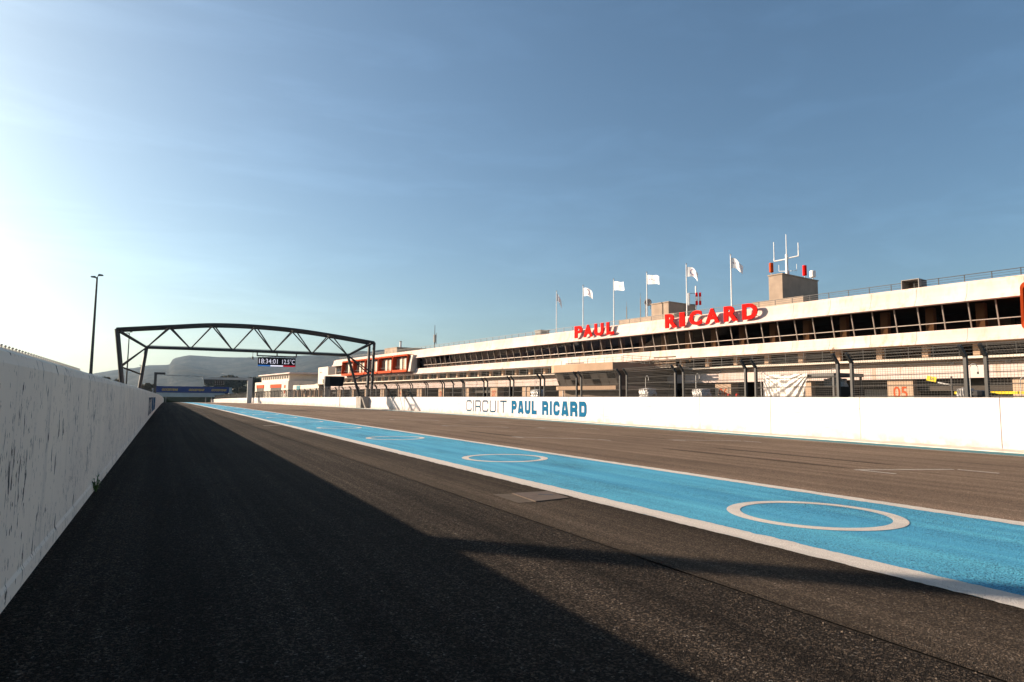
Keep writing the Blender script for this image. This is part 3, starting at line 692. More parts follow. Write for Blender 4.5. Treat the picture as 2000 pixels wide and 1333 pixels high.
# ------------------------------------------------------------------ control pavilion in front of the building
cp = empty('control_pavilion', B2W(0, 28.7, 0), BT, 'tan control pavilion with slanted dark windows jutting from the building', 'building')
SP = 10.0
fr = [(-8.0,0),(-8.25,4.6),(-8.0,8.6),(-7.2,SP)]      # plan of the front, near to far
def band(z0, z1, in0, in1, name, m, closed=True):
    P = []; n = len(fr)+2
    pl = lambda q: [(fr[0][0]+q,fr[0][1]+q*.3)]+[(a+q,b) for a,b in fr[1:-1]]+[(fr[-1][0]+q,fr[-1][1]-q*.3)]
    lo = pl(in0); hi = pl(in1); lo = [(0.0,lo[0][1])]+lo+[(0.0,lo[-1][1])]; hi = [(0.0,hi[0][1])]+hi+[(0.0,hi[-1][1])]
    P = [(a,b,z0) for a,b in lo]+[(a,b,z1) for a,b in hi]
    F = [(i,(i+1)%n,n+(i+1)%n,n+i) for i in range(n)]+[tuple(range(n)), tuple(range(n,2*n))]
    return MB().add(P, F).build(name, m, cp)
band(3.97, 4.72, 0, 0, 'parapet', m_tan)
band(2.56, 3.97, 1.05, .35, 'glazed_core', m_brown)
band(2.20, 2.56, .55, .5, 'sill_band', m_tan)
band(-.2, 2.20, 1.5, 1.5, 'base_wall', m_brown)
for k_ in range(9):                                    # slanted panes set proud of the core
    y0, y1 = k_*1.06+.25, k_*1.06+1.22
    xa = lambda y: float(np.interp(y, [q[1] for q in fr], [q[0] for q in fr]))
    for z0, z1 in ((2.62,3.22),(3.26,3.92)):
        f0 = 1.05-.70*(z0-2.56)/1.41; f1 = 1.05-.70*(z1-2.56)/1.41
        a = [(xa(y0)+f0-.03,y0,z0),(xa(y1)+f0-.03,y1,z0),(xa(y1)+f1-.03,y1,z1),(xa(y0)+f1-.03,y0,z1)]
        MB().add(a+[(p[0]+.02,p[1],p[2]) for p in a], [(0,1,2,3),(4,5,6,7),(0,1,5,4),(1,2,6,5),(2,3,7,6),(3,0,4,7)]).build('slanted_pane', m_grey_pane if (k_+int(z0*3))%3 else m_glass_dark, cp)
for k_ in range(9): MB().bar((0,k_*1.2+.2,4.72),(0,k_*1.2+.2,5.32),.03).build('rail_post', m_black, cp, (-6.6 if k_ < 7 else -6.0,0,0))
for z in (5.02,5.30): MB().bar((-6.6,.2,z),(-6.6,7.4,z),.025).build('rail', m_black, cp)
for k_ in range(6): MB().bar((-6.4+k_*1.2,.25,4.72),(-6.4+k_*1.2,.25,5.45),.035).build('rail_post', m_black, cp)
for z in (4.98,5.2,5.43): MB().bar((-6.4,.25,z),(0,.25,z),.03).build('rail', m_black, cp)
for k_ in range(4): MB().box(-2.6+k_*.001,-2.55,-2.8,-.1,4.45+k_*.27,4.58+k_*.27).build('rail_board', m_brown, cp)
for k_ in range(4): MB().box(-2.6+k_*.001,-2.55,SP+.1,SP+3.2,4.4+k_*.27,4.5+k_*.27).build('rail_board', m_brown, cp)
MB().box(-2.5,-.7,-2.8,-.05,4.33,4.40).build('landing', m_cream, cp)

# ------------------------------------------------------------------ debris fence on the pit wall
def fence_panel(L, label, wires=True, mid=False):
    e = empty('fence_panel', (0,0,0), 0, label, 'fence', 'debris fence panels on the pit wall')
    bend, ax, az = 1.20, -.26, .30
    for y in ([0,L,L/2] if mid else [0,L]):
        p = MB(); p.bar((0,y,-.02),(0,y,bend),.085,.10,(1,0,0)); p.bar((0,y,bend-.03),(ax,y,bend+az),.085,.10,(1,0,0)); p.box(-.09,.09,y-.10,y+.10,-.005,.02)
        p.build('post', m_post, e)
    for z, r in ((.03,.016),(.38,.013),(.72,.013),(1.02,.010)): MB().tube((0,0,z),(0,L,z),r,n=5,cap=False).build('cable', m_wire, e)
    for t in (.35,.7,.97): MB().tube((ax*t,0,bend+az*t),(ax*t,L,bend+az*t),.009,n=5,cap=False).build('cable', m_wire, e)
    if wires:
        w = MB(); r = .0042; k = 0
        while k*.085 < L-.06:
            y = .06+k*.085; w.tube((-.03,y,.02),(-.03,y,bend),r,n=3,cap=False); w.tube((-.03,y,bend),(ax-.03,y,bend+az),r,n=3,cap=False); k += 1
        for j in range(17): w.tube((-.036,0,.06+j*.07),(-.036,L,.06+j*.07),r,n=3,cap=False)
        for j in range(4): t = (j+.5)/4; w.tube((ax*t-.036,0,bend+az*t),(ax*t-.036,L,bend+az*t),r,n=3,cap=False)
        w.build('wire_mesh', m_wire, e)
    return e
pairs = [(1925,1885+330),(1661,1885),(1473,1634),(1331.5,1453),(1221,1316),(1132,1208),(1060,1123),(1000,1052),(949,993),(904,942),(865,901),(833,861),(803,829.5),(777,799.5),(753,774)]
pan = []
for a, b in pairs[1:]: pan.append((WY(b), WY(a)))
y0 = WY(1925); pan.insert(0, (y0-(pan[0][1]-pan[0][0]), y0)); g = pan[1][0]-y0; Lp = pan[0][1]-pan[0][0]
pan.insert(0, (pan[0][0]-g-Lp, pan[0][0]-g)); pan.insert(0, (pan[0][0]-g-Lp, pan[0][0]-g))
yy = pan[-1][1]+.35
while yy < 300: pan.append((yy, yy+3.9)); yy += 4.25
ordn = ['rightmost','second','third','fourth','fifth','sixth','seventh','eighth','ninth','tenth','eleventh','twelfth','thirteenth','fourteenth','fifteenth']
far_proto = None
for i, (a, b) in enumerate(pan):
    k = i-2; am = (a+b)/2
    if k < 0: lb = 'wire debris fence panel on the pit wall past the right edge of the picture'
    elif k == 0: lb = 'tall wire debris fence panel cut off by the right edge'
    elif k < 15: lb = 'wire debris fence panel on the pit wall, %s from the right' % ordn[k]
    else: lb = 'small distant wire debris fence panel on the far pit wall near the gantries'
    d = wall_dir(am); rz = math.atan2(-d.x, d.y)
    if k < 15: e = fence_panel(math.hypot(wallX(b)-wallX(a), b-a), lb, True, k == 10)
    else:
        if far_proto is None: far_proto = fence_panel(3.9, lb); e = far_proto
        else: e = copy_tree(far_proto)
    e.location = (wallX(a)+.13, a, zg(a)+WH); d = Vector((wallX(b)-wallX(a), b-a, 0)); e.rotation_euler = (0,0,math.atan2(-d.x, d.y))

# ------------------------------------------------------------------ truss gantry
GY = 82.0
tg = empty('truss_gantry', (9.2,GY,zg(GY)), 0, 'black arched steel truss gantry spanning the track with a hanging clock', 'gantry')
G = lambda x, z, dy=0: Vector((x-9.2, dy, z-zg(GY)))
top = [(-4.95,8.43),(.12,9.02),(4.53,9.50),(9.08,9.60),(13.54,9.43),(17.91,9.02),(23.40,8.33)]
bot = [(-2.05,6.64),(2.31,6.68),(6.77,6.68),(11.26,6.68),(15.85,6.66),(20.31,6.62)]
def smooth_curve(pts, n=6):
    out = []
    for i in range(len(pts)-1):
        p0 = pts[max(i-1,0)]; p1 = pts[i]; p2 = pts[i+1]; p3 = pts[min(i+2,len(pts)-1)]
        for k in range(n):
            t = k/n; out.append(tuple(.5*(2*p1[j]+(p2[j]-p0[j])*t+(2*p0[j]-5*p1[j]+4*p2[j]-p3[j])*t*t+(3*p1[j]-p0[j]-3*p2[j]+p3[j])*t**3) for j in (0,1)))
    return out+[pts[-1]]
tc = smooth_curve(top); DY = (-1.15,1.15)
for dy in DY: MB().path([G(x,z,dy) for x,z in tc],.17,8).build('top_chord', m_black, tg)
for x, z in top: MB().tube(G(x,z,-1.15),G(x,z,1.15),.09).build('cross_tie', m_black, tg)
MB().path([G(x,z) for x,z in bot],.17,8).build('bottom_chord', m_black, tg)
MB().path([G(x,z+.22,.1) for x,z in bot],.03,6).build('cable_rail', m_steel, tg)
for i, (x, z) in enumerate(bot):
    for j in (i, i+1):
        if (i == 0 and j == 0) or (i == len(bot)-1 and j == len(top)-1): r = .13
        else: r = .075
        for dy in DY: MB().tube(G(x,z),G(*top[j],dy),r).build('brace', m_black, tg)
zf = zg(GY)
for side, (tx, tz), (kx, kz), ox, ix in ((-1,top[0],bot[0],-3.85,-2.75),(1,top[-1],bot[-1],22.95+.3,22.15+.3)):
    for dy in DY: MB().tube(G(tx,tz,dy),G(ox,zf,dy*.75),.19).build('leg', m_black, tg)
    MB().tube(G(kx,kz),G(ix,zf),.18).build('leg', m_black, tg)
    mixp = lambda p, q, t: (p[0]+(q[0]-p[0])*t, p[1]+(q[1]-p[1])*t)
    m1 = mixp((tx,tz),(ox,zf),.47); m2 = mixp((kx,kz),(ix,zf),.45)
    for dy in DY: MB().tube(G(kx,kz),G(*m1,dy*.85),.08).build('brace', m_black, tg)
    for dy in DY: MB().tube(G(*m1,dy*.85),G(*m2),.08).build('brace', m_black, tg)
    MB().box((ox+ix)/2-9.2-1.0,(ox+ix)/2-9.2+1.0,-1.1,1.1,0,.5 if side < 0 else 1.5).build('footing', m_grey_conc, tg)
# clock screen hanging below it
led = empty('clock_screen', (11.72,GY-.3,4.9), 0, 'hanging black LED screen showing time and temperature in white digits', 'screen')
MB().box(-2.17,2.17,-.02,.22,0,1.08).build('housing', m_led_black, led, bevel=.02)
for x, w_, t in ((-2.02,2.10,'18:34:01'),(.62,1.45,'12.5°C')):
    o = mesh_obj('digits', fit_mesh(text_mesh(t, 1, m_led_white, 0, -.008), w_, .56), led); o.matrix_basis = frame_mat((x,-.026,.34),(1,0,0),(0,0,1))
for a, b, mm in ((-2.16,-.73,m_led_blue),(-.72,.72,m_led_white),(.73,2.16,m_led_red)): MB().box(a,b,-.028,-.021,.01,.16).build('colour_bar', mm, led)
fm = MB()
fm.bar((-2.3,.1,1.26),(2.3,.1,1.26),.14); fm.build('hanger_beam', m_black, led)
for x in (-2.25,0,2.25): MB().bar((x,.1,1.26),(x,.15,1.72),.13).build('hanger_post', m_black, led)
for x in (-1.6,-.2,.9,1.9): MB().bar((x,.1,1.07),(x,.1,1.22),.06).build('hanger_bolt', m_black, led)
e = empty('hanging_speaker', (9.0,GY,6.5), 0, 'small speaker hanging on a rod under the truss, left of the clock', 'speaker')
MB().tube((0,0,.1),(0,0,-.45),.025).build('rod', m_black, e); MB().lathe([(.05,-.45),(.12,-.55),(.12,-.75),(.06,-.8)],8).build('housing', m_grey_conc, e)
e = empty('wall_buttress', (wallX(GY-2)-.0,GY-2,zg(GY-2)), 0, 'grey wedge-shaped buttress on the pit wall below the gantry leg', 'buttress')
MB().add([(0.02,0,0),(-.45,0,0),(-.95,0,WH-.02),(.02,0,WH-.02),(0.02,.5,0),(-.45,.5,0),(-.95,.5,WH-.02),(.02,.5,WH-.02)],[(0,1,2,3),(4,5,6,7),(0,1,5,4),(1,2,6,5),(2,3,7,6),(3,0,4,7)]).build('concrete_wedge', m_grey_conc, e)

# ------------------------------------------------------------------ lamp masts behind the left wall
def lamp(y, h, label, x=-11.5):
    e = empty('lamp_mast', (x,y,zg(y)), 0, label, 'lamp post', 'lamp masts behind the left wall')
    MB().tube((0,0,0),(0,0,h),.30,.14,12).build('mast', m_black, e); MB().tube((0,0,0),(0,0,.25),.45,.45,12).build('base_flange', m_grey_conc, e)
    for sgn, dz in ((-1,0),(1,.35)):
        MB().tube((0,0,h-.3+dz),(sgn*.3,-.2*sgn,h-.05+dz),.06).build('arm', m_black, e)
        hd = MB().extr([(sgn*.12,-.02),(sgn*.95,.06),(sgn*.88,.20),(sgn*.25,.28)],-.4,.4).build('floodlight', m_black, e, (0,-.2*sgn,h-.1+dz))
    return e
lamp(132.5, 22.2, 'tall black lamp mast with twin floodlights rising above the left wall')
lamp(248.7, 23.0, 'thin distant lamp mast seen between the legs of the truss gantry')
lamp(381, 19, 'small far lamp mast just right of the truss leg')
lamp(20.2, 22.2, 'lamp mast out of the picture on the left whose shadow crosses the track')

# ------------------------------------------------------------------ grandstand behind the left wall
gs = empty('grandstand', (-15,82,zg(82)), 0, 'pale tiered grandstand top with a row of posts behind the left wall', 'grandstand')
z0 = zg(100)
for k_, (x, z) in enumerate(((-.6,5.95),(0,5.55),(.6,5.10),(1.2,4.65))):
    for j in range(44):
        y = -14+j*1.78; MB().box(-x-.35,-x+.28,y,y+1.55,z-.12-.0,z).build('seat_slab', m_cream, gs)
MB().extr([(1.0,-.1),(-2.5,-.1),(-2.5,4.2),(-1.6,4.2),(-.2,5.3),(.6,5.75),(1.0,5.75)],-14,64).build('stand_body', m_tan_dark, gs)
for j in range(44): MB().lathe([(.05,0),(.05,.22),(.13,.26),(.13,.36),(.03,.42)],6,(.55,-14+j*1.78+.8,5.95)).build('rail_post', m_steel, gs)
MB().bar((.55,-14,6.12),(.55,64,6.12),.05).build('rail', m_cream, gs)

# ------------------------------------------------------------------ start light gantry and sponsor bridge
SY = 180.0; zs = zg(SY)
sg = empty('start_light_gantry', (8.5,SY,zs), 0, 'far start gantry with black left post, pale beam and light panel', 'gantry')
g = lambda x: x-8.5
MB().box(g(-2.55),g(-1.95),-.4,.4,-.2,7.0-zs).build('left_post', m_black, sg)
MB().box(g(-1.95),g(-.15),-.35,.35,6.45-zs,6.98-zs).build('left_arm', m_black, sg)
MB().box(g(-.15),g(8.2),-.2,.2,6.15-zs,6.4-zs).build('thin_beam', m_white_beam, sg)
MB().box(g(8.2),g(19.0),-.3,.3,5.50-zs,6.05-zs).build('pale_beam', m_white_beam, sg)
MB().box(g(18.8)+.01,g(19.95),-.35,.35,-.2,6.04-zs).build('right_post', m_white_beam, sg)
MB().box(g(8.45),g(10.45),-.5,-.31,4.5-zs,5.48-zs).build('signal_box', m_black, sg)
MB().box(g(10.9),g(13.2),-.48,-.32,4.0-zs,5.40-zs).build('light_panel', m_dark_in, sg)
for i in range(5):
    for j in range(3): MB().tube((g(11.15+i*.46),-.485,4.25-zs+j*.42),(g(11.15+i*.46),-.55,4.25-zs+j*.42),.12,n=10).build('start_lamp', m_grey_conc, sg)
BY = 320.0; zbY = zg(BY)
br = empty('sponsor_bridge', (10.5,BY,zbY), 0, 'far footbridge with navy blue banner lettered in yellow across the track', 'bridge')
g = lambda x: x-10.5; Z = lambda z: z-zbY
MB().box(g(-4.4),g(25.6),-1.2,-1.0,Z(2.65),Z(5.45)).build('banner', m_banner, br)
for x in (-1.3,9.2,18.3):
    o = mesh_obj('banner_lettering', fit_mesh(text_mesh('GOODYEAR', 1, m_yellowtxt, 0, .03, .35), 6.2, 1.0), br); o.matrix_basis = frame_mat((g(x),-1.215,Z(3.45)),(1,0,0),(0,0,1))
MB().box(g(-4.3),g(24.0),-1.0,1.6,Z(.85),Z(2.62)).build('bridge_deck', m_white_beam, br)
MB().extr([(0,0),(4.2,0),(4.2,.01)],0,.01)
for x0, x1, za, zbq in ((25.65,31.5,4.6,-1.2),(-4.45,-9.5,4.6,-1.2)):
    MB().add([(g(x0),-.6,Z(za)),(g(x1),-.6,Z(zbq)),(g(x1),-.6,Z(zbq-1.4)),(g(x0),-.6,Z(.9)),(g(x0),1.2,Z(za)),(g(x1),1.2,Z(zbq)),(g(x1),1.2,Z(zbq-1.4)),(g(x0),1.2,Z(.9))],[(0,1,2,3),(4,5,6,7),(0,1,5,4),(1,2,6,5),(2,3,7,6),(3,0,4,7)]).build('stair_ramp', m_white_beam, br)
MB().box(g(25.62),g(26.8),-1.1,1.5,-.2,Z(5.2)).build('end_pier', m_white_beam, br)
for x in (16.2,18.6,20.8): MB().box(g(x)-.16,g(x)+.16,-.2,.2,-.3,Z(.84)).build('pillar', m_grey_conc, br)
for x in (-4.0,0.4): MB().box(g(x)-.2,g(x)+.2,-.2,.2,-.3,Z(.84)).build('pillar', m_grey_conc, br)
tag(MB().box(-6,44,BY+14,BY+15,-4,.75).build('hedge_bank', m_wood), 'dark low bank seen under the far footbridge', 'bank')

# ------------------------------------------------------------------ far buildings at the pit exit
def fb(x, s): return B2W(x, s, 0)
fbz = -.35
far = empty('service_building', fb(0,155), BT, 'cream service building with orange-topped doors beyond the gantry', 'building')
MB().box(0,14,4,39,fbz-1,5.5).build('wall', m_cream, far, bevel=.03)
MB().box(.9,9,6.5,35,5.52,7.4).build('upper_storey', m_cream, far)
MB().extr([(.1,7.42),(9.6,7.42),(9.6,7.9),(.4,7.75)],4.2,36.5).build('roof_canopy', m_fascia, far)
for k_ in range(12): MB().box(.84,.9,7.2+k_*2.3,7.2+k_*2.3+1.5,6.2,7.0).build('window_pane', m_grey_pane, far)
for s0_, s1_ in ((10.5,21),(28.5,36.5)):
    d = MB().box(-.06,.05,s0_,s1_,fbz-1,4.5).build('garage_door', m_grey_pane, far); MB().box(-.14,.02,s0_-.2,s1_+.2,3.75,4.7).build('door_header', m_orange, d)
for z in (2.2,3.6): MB().box(-.06,.02,6.3,7.6,z,z+.8).build('wall_sign', m_orange_num, far)
MB().box(3,13.8,3.6,3.98,1.4,4.6).build('dark_opening', m_black, far)
tw = empty('lift_tower', fb(3,137), BT, 'plain pale square tower left of the pit building end', 'tower')
MB().box(0,10,0,7.2,-1,8.55).build('body', m_cream, tw, bevel=.05); MB().box(-.04,0,2.6,3.6,4.4,6.4).build('slot_window', m_brown, tw); MB().box(-.1,-.02,4.6,5.8,7.2,7.35).build('ledge', m_brown, tw)
lo = empty('low_pit_annex', fb(0,133.5), BT, 'low cream annex with awning joining tower and pit building', 'building')
MB().box(-.3,8,0,20,2.9,4.2).build('canopy', m_cream, lo); MB().box(2,8,.2,20,-.8,2.88).build('wall', m_tan, lo)
for k_ in range(7): MB().box(-.2,.2,k_*3.2,k_*3.2+.4,-.8,2.88).build('pillar', m_tan, lo)
MB().box(-.36,-.31,14,17,3.0,4.1).build('blue_sign', m_teal, lo)
# big screen on a stand behind the pit wall
sc = at(654,746,114); e = empty('video_screen', (sc.x,114,zg(114)), -.05, 'dark angled video screen on a concrete stand left of the gantry leg', 'screen'); zc = sc.z-zg(114)
MB().add([(-1.75,-.3,zc-.85),(1.35,-.3,zc-.85),(1.6,-.6,zc+.9),(-1.75,-.6,zc+.9),(-1.75,.8,zc-.85),(1.35,.8,zc-.85),(1.6,.8,zc+.9),(-1.75,.8,zc+.9)],[(0,1,2,3),(4,5,6,7),(0,1,5,4),(1,2,6,5),(2,3,7,6),(3,0,4,7)]).build('housing', m_black, e, bevel=.04)
MB().quad((-.9,-.36,zc-.7),(1.25,-.36,zc-.7),(1.48,-.61,zc+.75),(-.95,-.61,zc+.75)).build('screen_face', m_led_black, e)
MB().box(-1.7,-.7,-.2,.7,-.1,zc-.86).build('stand', m_grey_conc, e); MB().box(.7,.85,0,.2,-.1,zc-.86).build('leg', m_post, e)

# ------------------------------------------------------------------ pit side equipment
def pt(px, py, X):                                   # point on the vertical plane x = X
    d = ray(px, py); t = X/d.x; return Vector((X, d.y*t, CH+d.z*t))
XW = 24.6
a, b, c2 = pt(1505,733,XW), pt(1592,730,XW), pt(1640,725,XW)
st = empty('pit_stand', (XW,c2.y,0), 0, 'dark framed pit stand canopy right of the silver tarpaulin', 'stand')
ht = a.z; L = a.y-c2.y
MB().box(-.4,1.6,0,L,ht-.16,ht-.02).build('canopy', m_black, st)
for x in (-.3,1.5):
    for y in (.08,L-.08): MB().bar((x,y,0),(x,y,ht-.16),.07).build('leg', m_black, st)
MB().box(.2,1.4,.2,L*.38,0,1.9).build('console', m_dark_in, st); MB().box(-.2,1.5,.15,L-.1,.75,.85).build('counter', m_grey_conc, st)
tp = empty('silver_tarpaulin', (XW-.47,b.y,0), 0, 'crumpled silver tarpaulin hanging from the pit stand behind the fence', 'tarpaulin')
n, m_ = 70, 40; Lt = a.y-b.y; P = []
for i in range(n+1):
    u = i/n
    for j in range(m_+1):
        v = j/m_; z = (ht-.03)*(1-v)+.6*v
        aa = math.atan2(v+.06, u+.06); bb = math.atan2(v+.06, 1.06-u)
        fold = .045*math.sin(aa*24)*math.exp(-1.6*u)*(v+.1)**.5+.045*math.sin(bb*21+1)*math.exp(-1.6*(1-u))*(v+.1)**.5+.004*math.sin(u*61+v*23+2*math.sin(v*17))+.004*math.sin(v*53-u*31)
        pinch = 1-.16*v*(1 if u < .5 else .7)
        P.append((-.05-fold-.12*v, Lt*(.5+(u-.5)*pinch), z))
MB().add(P, [(i*(m_+1)+j,(i+1)*(m_+1)+j,(i+1)*(m_+1)+j+1,i*(m_+1)+j+1) for i in range(n) for j in range(m_)]).build('sheet', m_tarp, tp, smooth=True)
def wrapped(px0, px1, py, X, label, h0=0):
    a, b = pt(px1,py,X), pt(px0,py,X); L = abs(b.y-a.y); H_ = a.z
    e = empty('wrapped_trolley', (X,a.y,0), 0, label, 'trolley', 'wrapped equipment trolleys behind the pit wall')
    bm = bmesh.new(); bmesh.ops.create_cube(bm, size=1); bmesh.ops.subdivide_edges(bm, edges=bm.edges[:], cuts=6, use_grid_fill=True)
    for v in bm.verts:
        q = v.co.copy(); q = q.lerp(q.normalized()*.62, .28); nz = .05*math.sin(q.y*23+q.z*9)+.04*math.sin(q.z*31+q.x*12)
        v.co = Vector((q.x*.7*(1+nz), q.y*L*(1+nz), q.z*.75*(1+nz)))+Vector((.4,L/2,H_-.36))
    me = bpy.data.meshes.new('wrapped_screen'); bm.to_mesh(me); bm.free(); me.materials.append(m_plastic_wrap); mesh_obj('wrapped_screen', me, e)
    MB().box(.1,.7,L*.1,L*.9,.15,H_-.7).build('cabinet', m_grey_conc, e)
    for y in (L*.2,L*.8): MB().tube((.2,y,.08),(.6,y,.08),.08).build('wheel', m_black, e)
wrapped(1607,1634,740,XW+.3,'pale wrapped cabinet under the right end of the pit stand')
wrapped(1246,1264,760,25.5,'plastic-wrapped trolley left of the unnumbered garage column')
wrapped(1350,1369,761,25.2,'plastic-wrapped trolley left of the orange 06')
wrapped(1035,1049,762,26.5,'plastic-wrapped trolley left of the control pavilion')
wrapped(1866,1881,760,25.0,'white wrapped drum-shaped trolley beside the right-hand fence gap')
for i, (px, py, lb) in enumerate([(1893,712,'hooked hose pole in the gap of the right-hand fence'),(1992,737,'hooked hose pole at the right edge of the picture'),(1623,721,'hooked hose pole above the right end of the pit stand'),(1486,728,'hooked hose pole left of the silver tarpaulin'),
      (1359,731,'hooked hose pole above the wrapped trolley by the 06'),(1261,735,'hooked hose pole above the trolley right of the pavilion'),(1045,741,'hooked hose pole just left of the pavilion'),(930,745,'hooked hose pole above the thin lettering on the wall'),(886,746,'hooked hose pole far behind the fence left of the thin lettering')]):
    X = 25.0+.1*i; q = pt(px, py, X); e = empty('hose_pole', (X,q.y,0), 0, lb, 'pole', 'hooked hose poles behind the pit wall'); H_ = q.z-.16
    hk = [(0,0,0),(0,0,H_)]+[(0,-.13+.13*math.cos(R(t)),H_+.16*math.sin(R(t))) for t in range(20,181,20)]+[(0,-.26,H_-.12)]
    MB().path(hk,.016).build('tube', m_steel, e); MB().tube((0,-.26,H_-.12),(0,-.26,H_-.2),.03).build('nozzle', m_black, e); MB().box(-.2,.2,-.2,.2,0,.04).build('foot', m_black, e)
# pit board boom with yellow 50 board
q = pt(1858,736,25.2); e = empty('board_stand', (25.2,q.y,0), 0, 'tall thin post with boom carrying the yellow 50 board', 'stand')
MB().bar((0,0,0),(0,0,q.z),.05).build('post', m_post, e); q2 = pt(1832,748,25.2); MB().bar((0,0,q2.z-.1),(0,q2.y-q.y,q2.z),.04).build('boom', m_steel, e); MB().box(-.3,.3,-.3,.3,0,.05).build('foot', m_black, e)
q3 = pt(1821,741,25.2); e = empty('number_board', (25.15,q3.y,q3.z), 0, 'tilted yellow board with black 50 above the fence', 'sign')
bo = MB().box(-.015,.015,-.17,.17,-.09,.09).build('board', m_yellow, e); bo.rotation_euler = (R(14),0,0)
o = mesh_obj('lettering', fit_mesh(text_mesh('50', 1, m_black, 0, .02), .16, .10), bo); o.matrix_basis = frame_mat((-.018,.06,-.05),(0,-1,0),(0,0,1))
q4 = pt(1955,768,26); e = empty('yellow_barrier', (26,q4.y,0), 0, 'yellow horizontal barrier bar behind the rightmost fence panel', 'barrier')
MB().bar((0,-1.2,q4.z),(0,1.5,q4.z),.09).build('bar', m_yellow, e)
for y in (-1.1,1.4): MB().bar((0,y,0),(0,y,q4.z-.045),.07).build('leg', m_post, e)
q5 = pt(1910,770,25.6); e = empty('tyre_rack', (25.6,q5.y,0), 0, 'dark covered tyre stack in the right-hand fence gap', 'tyre stack')
for k_ in range(5): MB().lathe([(.18,0),(.33,.03),(.35,.17),(.33,.31),(.18,.34)],16,(0,0,.345*k_)).build('tyre', m_black, e)
# people standing behind the wall
def person(px, py, X, top_m, cap_m, label, turn):
    q = pt(px, py, X); h = q.z; k = h/1.76
    e = empty('person', (X,q.y,0), turn, label, 'person')
    V = [(0,0,.95),(0,0,1.12),(0,0,1.32),(0,.0,1.44),(0,.0,1.52),(0,.02,1.58),(0,.02,1.68)]; RAD = [.15,.14,.17,.12,.06,.085,.085]
    Ed = [(i,i+1) for i in range(6)]
    def chain(root, pts, rad):
        a = root
        for p_, r_ in zip(pts, rad): V.append(p_); RAD.append(r_); Ed.append((a,len(V)-1)); a = len(V)-1
    for s_ in (-1,1):
        chain(0, [(s_*.10,0,.86),(s_*.11,-.01,.48),(s_*.12,.02,.09),(s_*.13,-.12,.05)], [.10,.068,.045,.04])
        chain(3, [(s_*.19,0,1.40),(s_*.24,.03,1.12),(s_*.22,-.10,.90),(s_*.21,-.16,.82)], [.075,.05,.04,.035])
    me = bpy.data.meshes.new('body'); me.from_pydata([(x*k,y*k,z*k) for x,y,z in V], Ed, []); me.update(); me.materials.append(top_m)
    o = mesh_obj('body', me, e); sm = o.modifiers.new('skin','SKIN')
    for sv, r_ in zip(me.skin_vertices[0].data, RAD): sv.radius = (r_*k, r_*k)
    me.skin_vertices[0].data[0].use_root = True
    ss = o.modifiers.new('sub','SUBSURF'); ss.levels = 1; ss.render_levels = 2
    for nm, mm, prof, oz in (('head', m_skin, [(.045,-.115),(.075,-.08),(.088,0),(.084,.06),(.05,.105),(.01,.118)], 1.645), ('cap', cap_m, [(.096,.005),(.098,.04),(.085,.09),(.05,.122),(.01,.132)], 1.645)):
        MB().lathe([(r_*k,z_*k) for r_,z_ in prof],12,(0,.0,oz*k)).build(nm, mm, e, smooth=True)
    MB().box(-.012*k,.012*k,-.11*k,-.08*k,1.62*k,1.655*k).build('nose', m_skin, e)
person(1405,767,26.0,m_darkcloth,m_hair,'dark-haired person in dark clothes in front of the orange 06',.4)
person(1424,770,26.5,m_redcloth,m_redcloth,'person in red cap and top just right of the orange 06',-.3)
person(1440,770,27.2,m_redcloth,m_redcloth,'person in red beside the left fence post, right of the 06',.8)
person(1278,771,26.0,m_bluecloth,m_hair,'dark-haired person behind the fence left of the plain garage column',.2)
# cabinets and boards standing in the garages
tints = [(m_white,'white'),(m_grey_conc,'grey'),(m_steel,'steel'),(m_bluecloth,'blue'),(m_redcloth,'dark red')]
used = set()
for i in range(34):
    s = -4+i*3.05+random.uniform(-.4,.4)
    if min(abs(s-q) for q in gcol) < 1.6: s += 2.2
    if 27 < s < 40: continue
    mm, nm = tints[[0,1,1,2,0,3,1,4,0,1][i%10]]; w = random.uniform(.6,2.0); h = random.uniform(1.75,2.5); x = random.uniform(2.4,6.5)
    d = B2W(x, s, 2)-Vector((0,0,CH)); px = 1000+FPX*d.dot(_r)/d.dot(_fw)
    lbl = '%s cabinet standing in a garage %s' % (nm, 'near the right edge' if px > 1850 else 'around the orange 05' if px > 1640 else 'behind the silver tarpaulin' if px > 1480 else 'around the orange 06' if px > 1330 else 'just right of the pavilion' if px > 1210 else 'above the bold wall lettering' if px > 990 else 'above the thin wall lettering' if px > 905 else 'far along the building behind the fence')
    if lbl in used: continue
    used.add(lbl)
    e = empty('garage_cabinet', B2W(x, s, -.02), BT, '', 'cabinet', 'cabinets and boards inside the garages')
    MB().box(0,.6,0,w,.08,h).build('carcass', mm, e, bevel=.02); MB().box(-.02,-.002,.04,w*.49,.14,h-.06).build('door', mm, e); MB().box(-.02,-.002,w*.51,w-.04,.14,h-.06).build('door', mm, e)
    MB().box(.05,.55,.05,w-.05,-.02,.078).build('plinth', m_black, e)
    e['label'] = lbl
